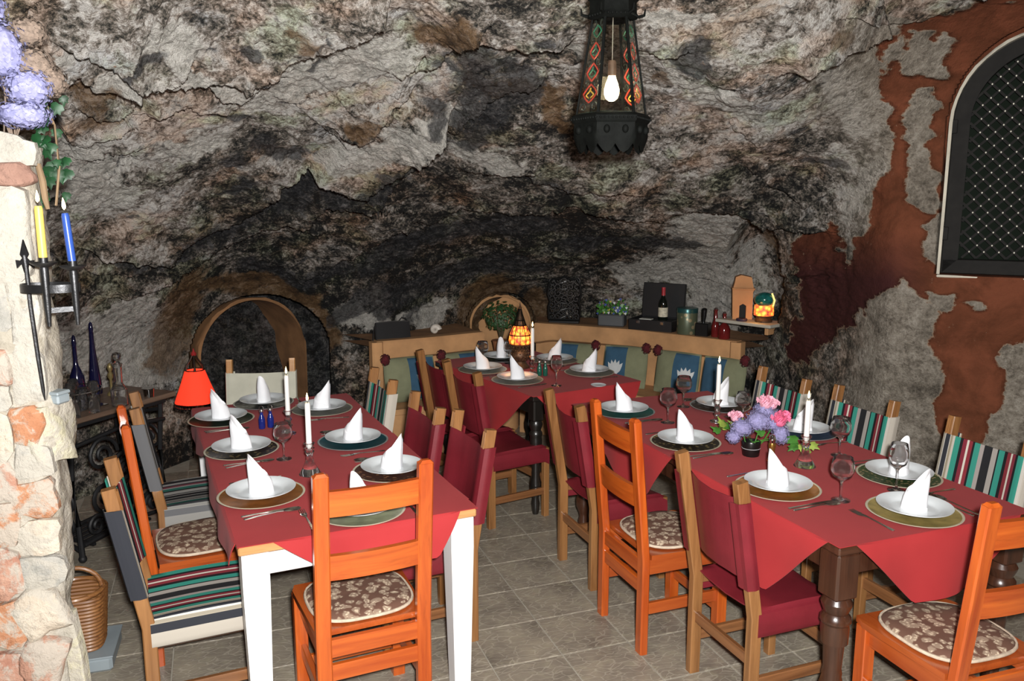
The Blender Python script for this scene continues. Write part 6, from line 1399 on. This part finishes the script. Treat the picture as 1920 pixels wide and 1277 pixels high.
for c, d_ in (((0, 0, .006), (.36, .30, .012)), ((0, -.145, .045), (.36, .012, .09)), ((0, .145, .045), (.36, .012, .09)), ((-.175, 0, .045), (.012, .30, .09)), ((.175, 0, .045), (.012, .30, .09))): g.box(c, d_, .003)
g.build('tray', CB, t); g = B(); g.box((0, .17, .215), (.36, .035, .28), .005, Matrix.Rotation(-.12, 3, 'X')); g.build('lid', CB, t)
g = B(); g.box((0, 0, .05), (.33, .27, .05), .01); g.build('lining', MAT['blackfab'], t)
for x in (-.1, .1): g = B(); g.box((x, -.153, .07), (.03, .01, .025), .002); g.build('clasp', MAT['chrome'], t)
g = B(); g.box((-.06, -.07, .085), (.10, .06, .008), .002); tag(g.build('corkscrew_box', plain('pale_card', (.55, .55, .5), .6)), 'pale flat box lying in the open wine case', 'box'); o = bpy.data.objects['corkscrew_box']; q = Matrix.Rotation(-.52, 3, 'Z') @ Vector((0, 0, 0)); o.location = (1.165, 6.585, ZL); o.rotation_euler = (0, 0, -.52)
t = thing('wine_bottle', 'wine bottle with red capsule and cream label standing in the open case', 'bottle', (1.21, 6.55, ZL+.0755)); g = B()
g.lathe([(.001, 0), (.036, 0), (.038, .006), (.038, .13), (.034, .155), (.018, .185), (.0145, .20), (.0145, .205), (.001, .205)], 22); g.build('bottle', plain('black_green_glass', (.006, .008, .006), .1), t, 50)
g = B(); g.lathe([(.001, .2), (.0155, .2), (.0155, .252), (.016, .255), (.016, .265), (.001, .266)], 16); g.build('capsule', plain('red_capsule', (.4, .03, .04), .4), t)
g = B(); g.lathe([(.0385, .03), (.0388, .03), (.0388, .105), (.0385, .105)], 22); g.build('label', plain('cream_label', (.6, .55, .42), .7, 0, .3, 60), t)
t = thing('storage_tin', 'round tin with dark green picture print on the right ledge', 'tin', (1.36, 6.335, ZL)); tm = charger_mat('printed_tin', (.10, .12, .075), (.30, .24, .14), .3, .4, 22)
g = B(); g.lathe([(.001, 0), (.077, 0), (.079, .004), (.079, .17), (.077, .174), (.001, .174)], 30); g.build('body', tm, t, 50); g = B(); g.lathe([(.078, .17), (.0815, .17), (.0815, .2), (.079, .205), (.001, .207)], 30); g.build('lid', plain('green_tin_lid', (.03, .10, .10), .3, .5), t, 50)
t = thing('brush_holder', 'square black box with a black brush standing in it on the right ledge', 'box', (1.462, 6.235, ZL), -.5)
g = B(); g.box((0, 0, .052), (.10, .10, .104), .006); g.build('box', BW, t); g = B(); g.tube([(0, 0, .10), (.004, 0, .15), (.006, 0, .20)], [.012, .017, .02], 10); g.ball((.006, 0, .205), .021, 10, 6, (1, 1, .6)); g.build('brush', BW, t)
RB = plain('red_brown_glass', (.13, .012, .012), .12, 0, .3); 
for x, y, h, r, lab in ((1.54, 6.17, .22, .030, 'slim dark red bottle, the back one at the end of the right ledge'), (1.585, 6.085, .20, .045, 'round dark red bottle, the front one at the end of the right ledge')):
    t = thing('red_bottle', lab, 'bottle', (x, y, ZL), 0, 'dark red bottles on the ledge'); g = B(); g.lathe([(.001, 0), (r*.85, 0), (r, .01), (r, h*.38), (r*.8, h*.5), (.014, h*.62), (.012, h*.92), (.015, h*.93), (.015, h*.97), (.001, h*.97)], 20); g.build('bottle', RB, t, 50)
    g = B(); g.lathe([(.001, h*.96), (.011, h*.96), (.010, h*1.03), (.001, h*1.04)], 12); g.build('stopper', plain('dark_stopper', (.03, .012, .008), .6), t)
t = thing('potted_plant', 'bushy dark green pot plant in front of the small arched niche', 'plant', (-.09, 6.72, 0)); g = B()
g.lathe([(.001, 0), (.14, 0), (.15, .02), (.15, .62), (.155, .64), (.001, .64)], 20); g.build('plinth', MAT['plaster'], t)
g = B(); g.lathe([(.001, .64), (.055, .64), (.075, .74), (.08, .75), (.07, .75), (.001, .74)], 20); g.build('pot', plain('terracotta', (.36, .14, .06), .8), t)
g = B()
for k in range(6): a = k; g.tube([(0, 0, .74), (.03*math.cos(a), .03*math.sin(a), .85), (.08*math.cos(a), .06*math.sin(a), .98)], .006, 6)
g.build('stem', plain('plant_stem', (.08, .06, .03), .8), t)
rr = random.Random(8); g = B()
for k in range(420):
    v = Vector((rr.gauss(0, 1), rr.gauss(0, 1), rr.gauss(0, 1))).normalized()*rr.uniform(.6, 1); c = Vector((v.x*.165, v.y*.11, .95+v.z*.13)); ivy_leaf(g, c, (v.x, v.y-.4, v.z+.4), (rr.uniform(-1, 1), rr.uniform(-1, 1), rr.uniform(-1, .5)), rr.uniform(.012, .022))
o = g.build('foliage', plain('dark_foliage', (.025, .07, .02), .5, 0, .5, 20), t, 20); o['kind'] = 'stuff'

# ---------------------------------------------------------------- shelf in the rough hollow on the right
t = thing('niche_shelf', 'pale plank shelf in the rough hollow at the right end of the ledge', 'shelf', (1.75, 5.97, 1.025), -.85)
g = B(); g.box((0, 0, -.012), (.46, .24, .024), .004); g.build('plank', plain('pale_plank', (.42, .40, .34), .7), t)
g = B(); g.box((.12, .06, -.06), (.03, .10, .075), .004); g.build('bracket', MAT['plaster'], t)
q = Matrix.Rotation(-.85, 3, 'Z')
def on(x, y): v = q @ Vector((x, y, 0)); return (1.75+v.x, 5.97+v.y)
x, y = on(-.10, .03); t = thing('clay_house', 'tan clay house ornament with a dark doorway on the hollow shelf', 'ornament', (x, y, 1.026), -.2)
cl = plain('tan_clay', (.50, .24, .10), .8, 0, .15); g = B(); p_ = [(-.07, 0), (-.024, 0), (-.024, .10), (0, .115), (.024, .10), (.024, 0), (.07, 0), (.068, .2), (.075, .215), (.062, .275), (.055, .31), (-.02, .325), (-.058, .31), (-.064, .27), (-.078, .215)]
n_ = len(p_); vs = [(x_, y_, z_) for y_ in (-.05, .05) for x_, z_ in p_]; g.add(vs, [tuple(range(n_)), tuple(range(n_, 2*n_))[::-1]]+[(i, (i+1) % n_, n_+(i+1) % n_, n_+i) for i in range(n_)]); g.build('walls', cl, t)
g = B(); g.box((0, .02, .055), (.052, .02, .11), .002); g.build('doorway', MAT['blackfab'], t); g = B(); g.box((0, -.01, .225), (.165, .12, .014), .004); g.build('eaves', cl, t)
x, y = on(-.03, -.078); g = B(); g.lathe([(.001, 0), (.05, 0), (.055, .012), (.05, .022), (.045, .024), (.001, .018)], 24); tag(g.build('ashtray', plain('dark_violet_bowl', (.04, .025, .05), .4)), 'small dark dish in front of the clay house', 'dish').location = (x, y, 1.026); bpy.data.objects['ashtray'].scale = (.75, .75, .8)
x, y = on(.10, -.0); t = thing('mosaic_lamp', 'small stained glass mosaic lamp glowing orange on the hollow shelf', 'lamp', (x, y, 1.026), -.3)
g = B(); g.lathe([(.001, 0), (.06, 0), (.062, .012), (.05, .03), (.058, .045), (.001, .05)], 20); g.build('base', BR, t)
g = B(); g.lathe([(.001, .048), (.068, .048), (.07, .06), (.066, .12), (.001, .125)], 20); g.build('glass_bowl', m if False else gl[0], t)
g = B(); g.ball((0, 0, .16), .072, 16, 10, (1, .9, .75)); g.build('shade', plain('teal_glass', (.01, .10, .09), .15, 0, .6, 30), t); g = B(); g.tube([(.062, -.02, .12), (.07, -.03, .16), (.05, -.03, .21)], .006, 6); g.build('glowing_seam', emit('seam_glow', (1, .6, .15), 2), t)
lamp('mosaic_lamp_light', 'POINT', (x-.09, y-.09, 1.10), .35, (1, .5, .15), .03)
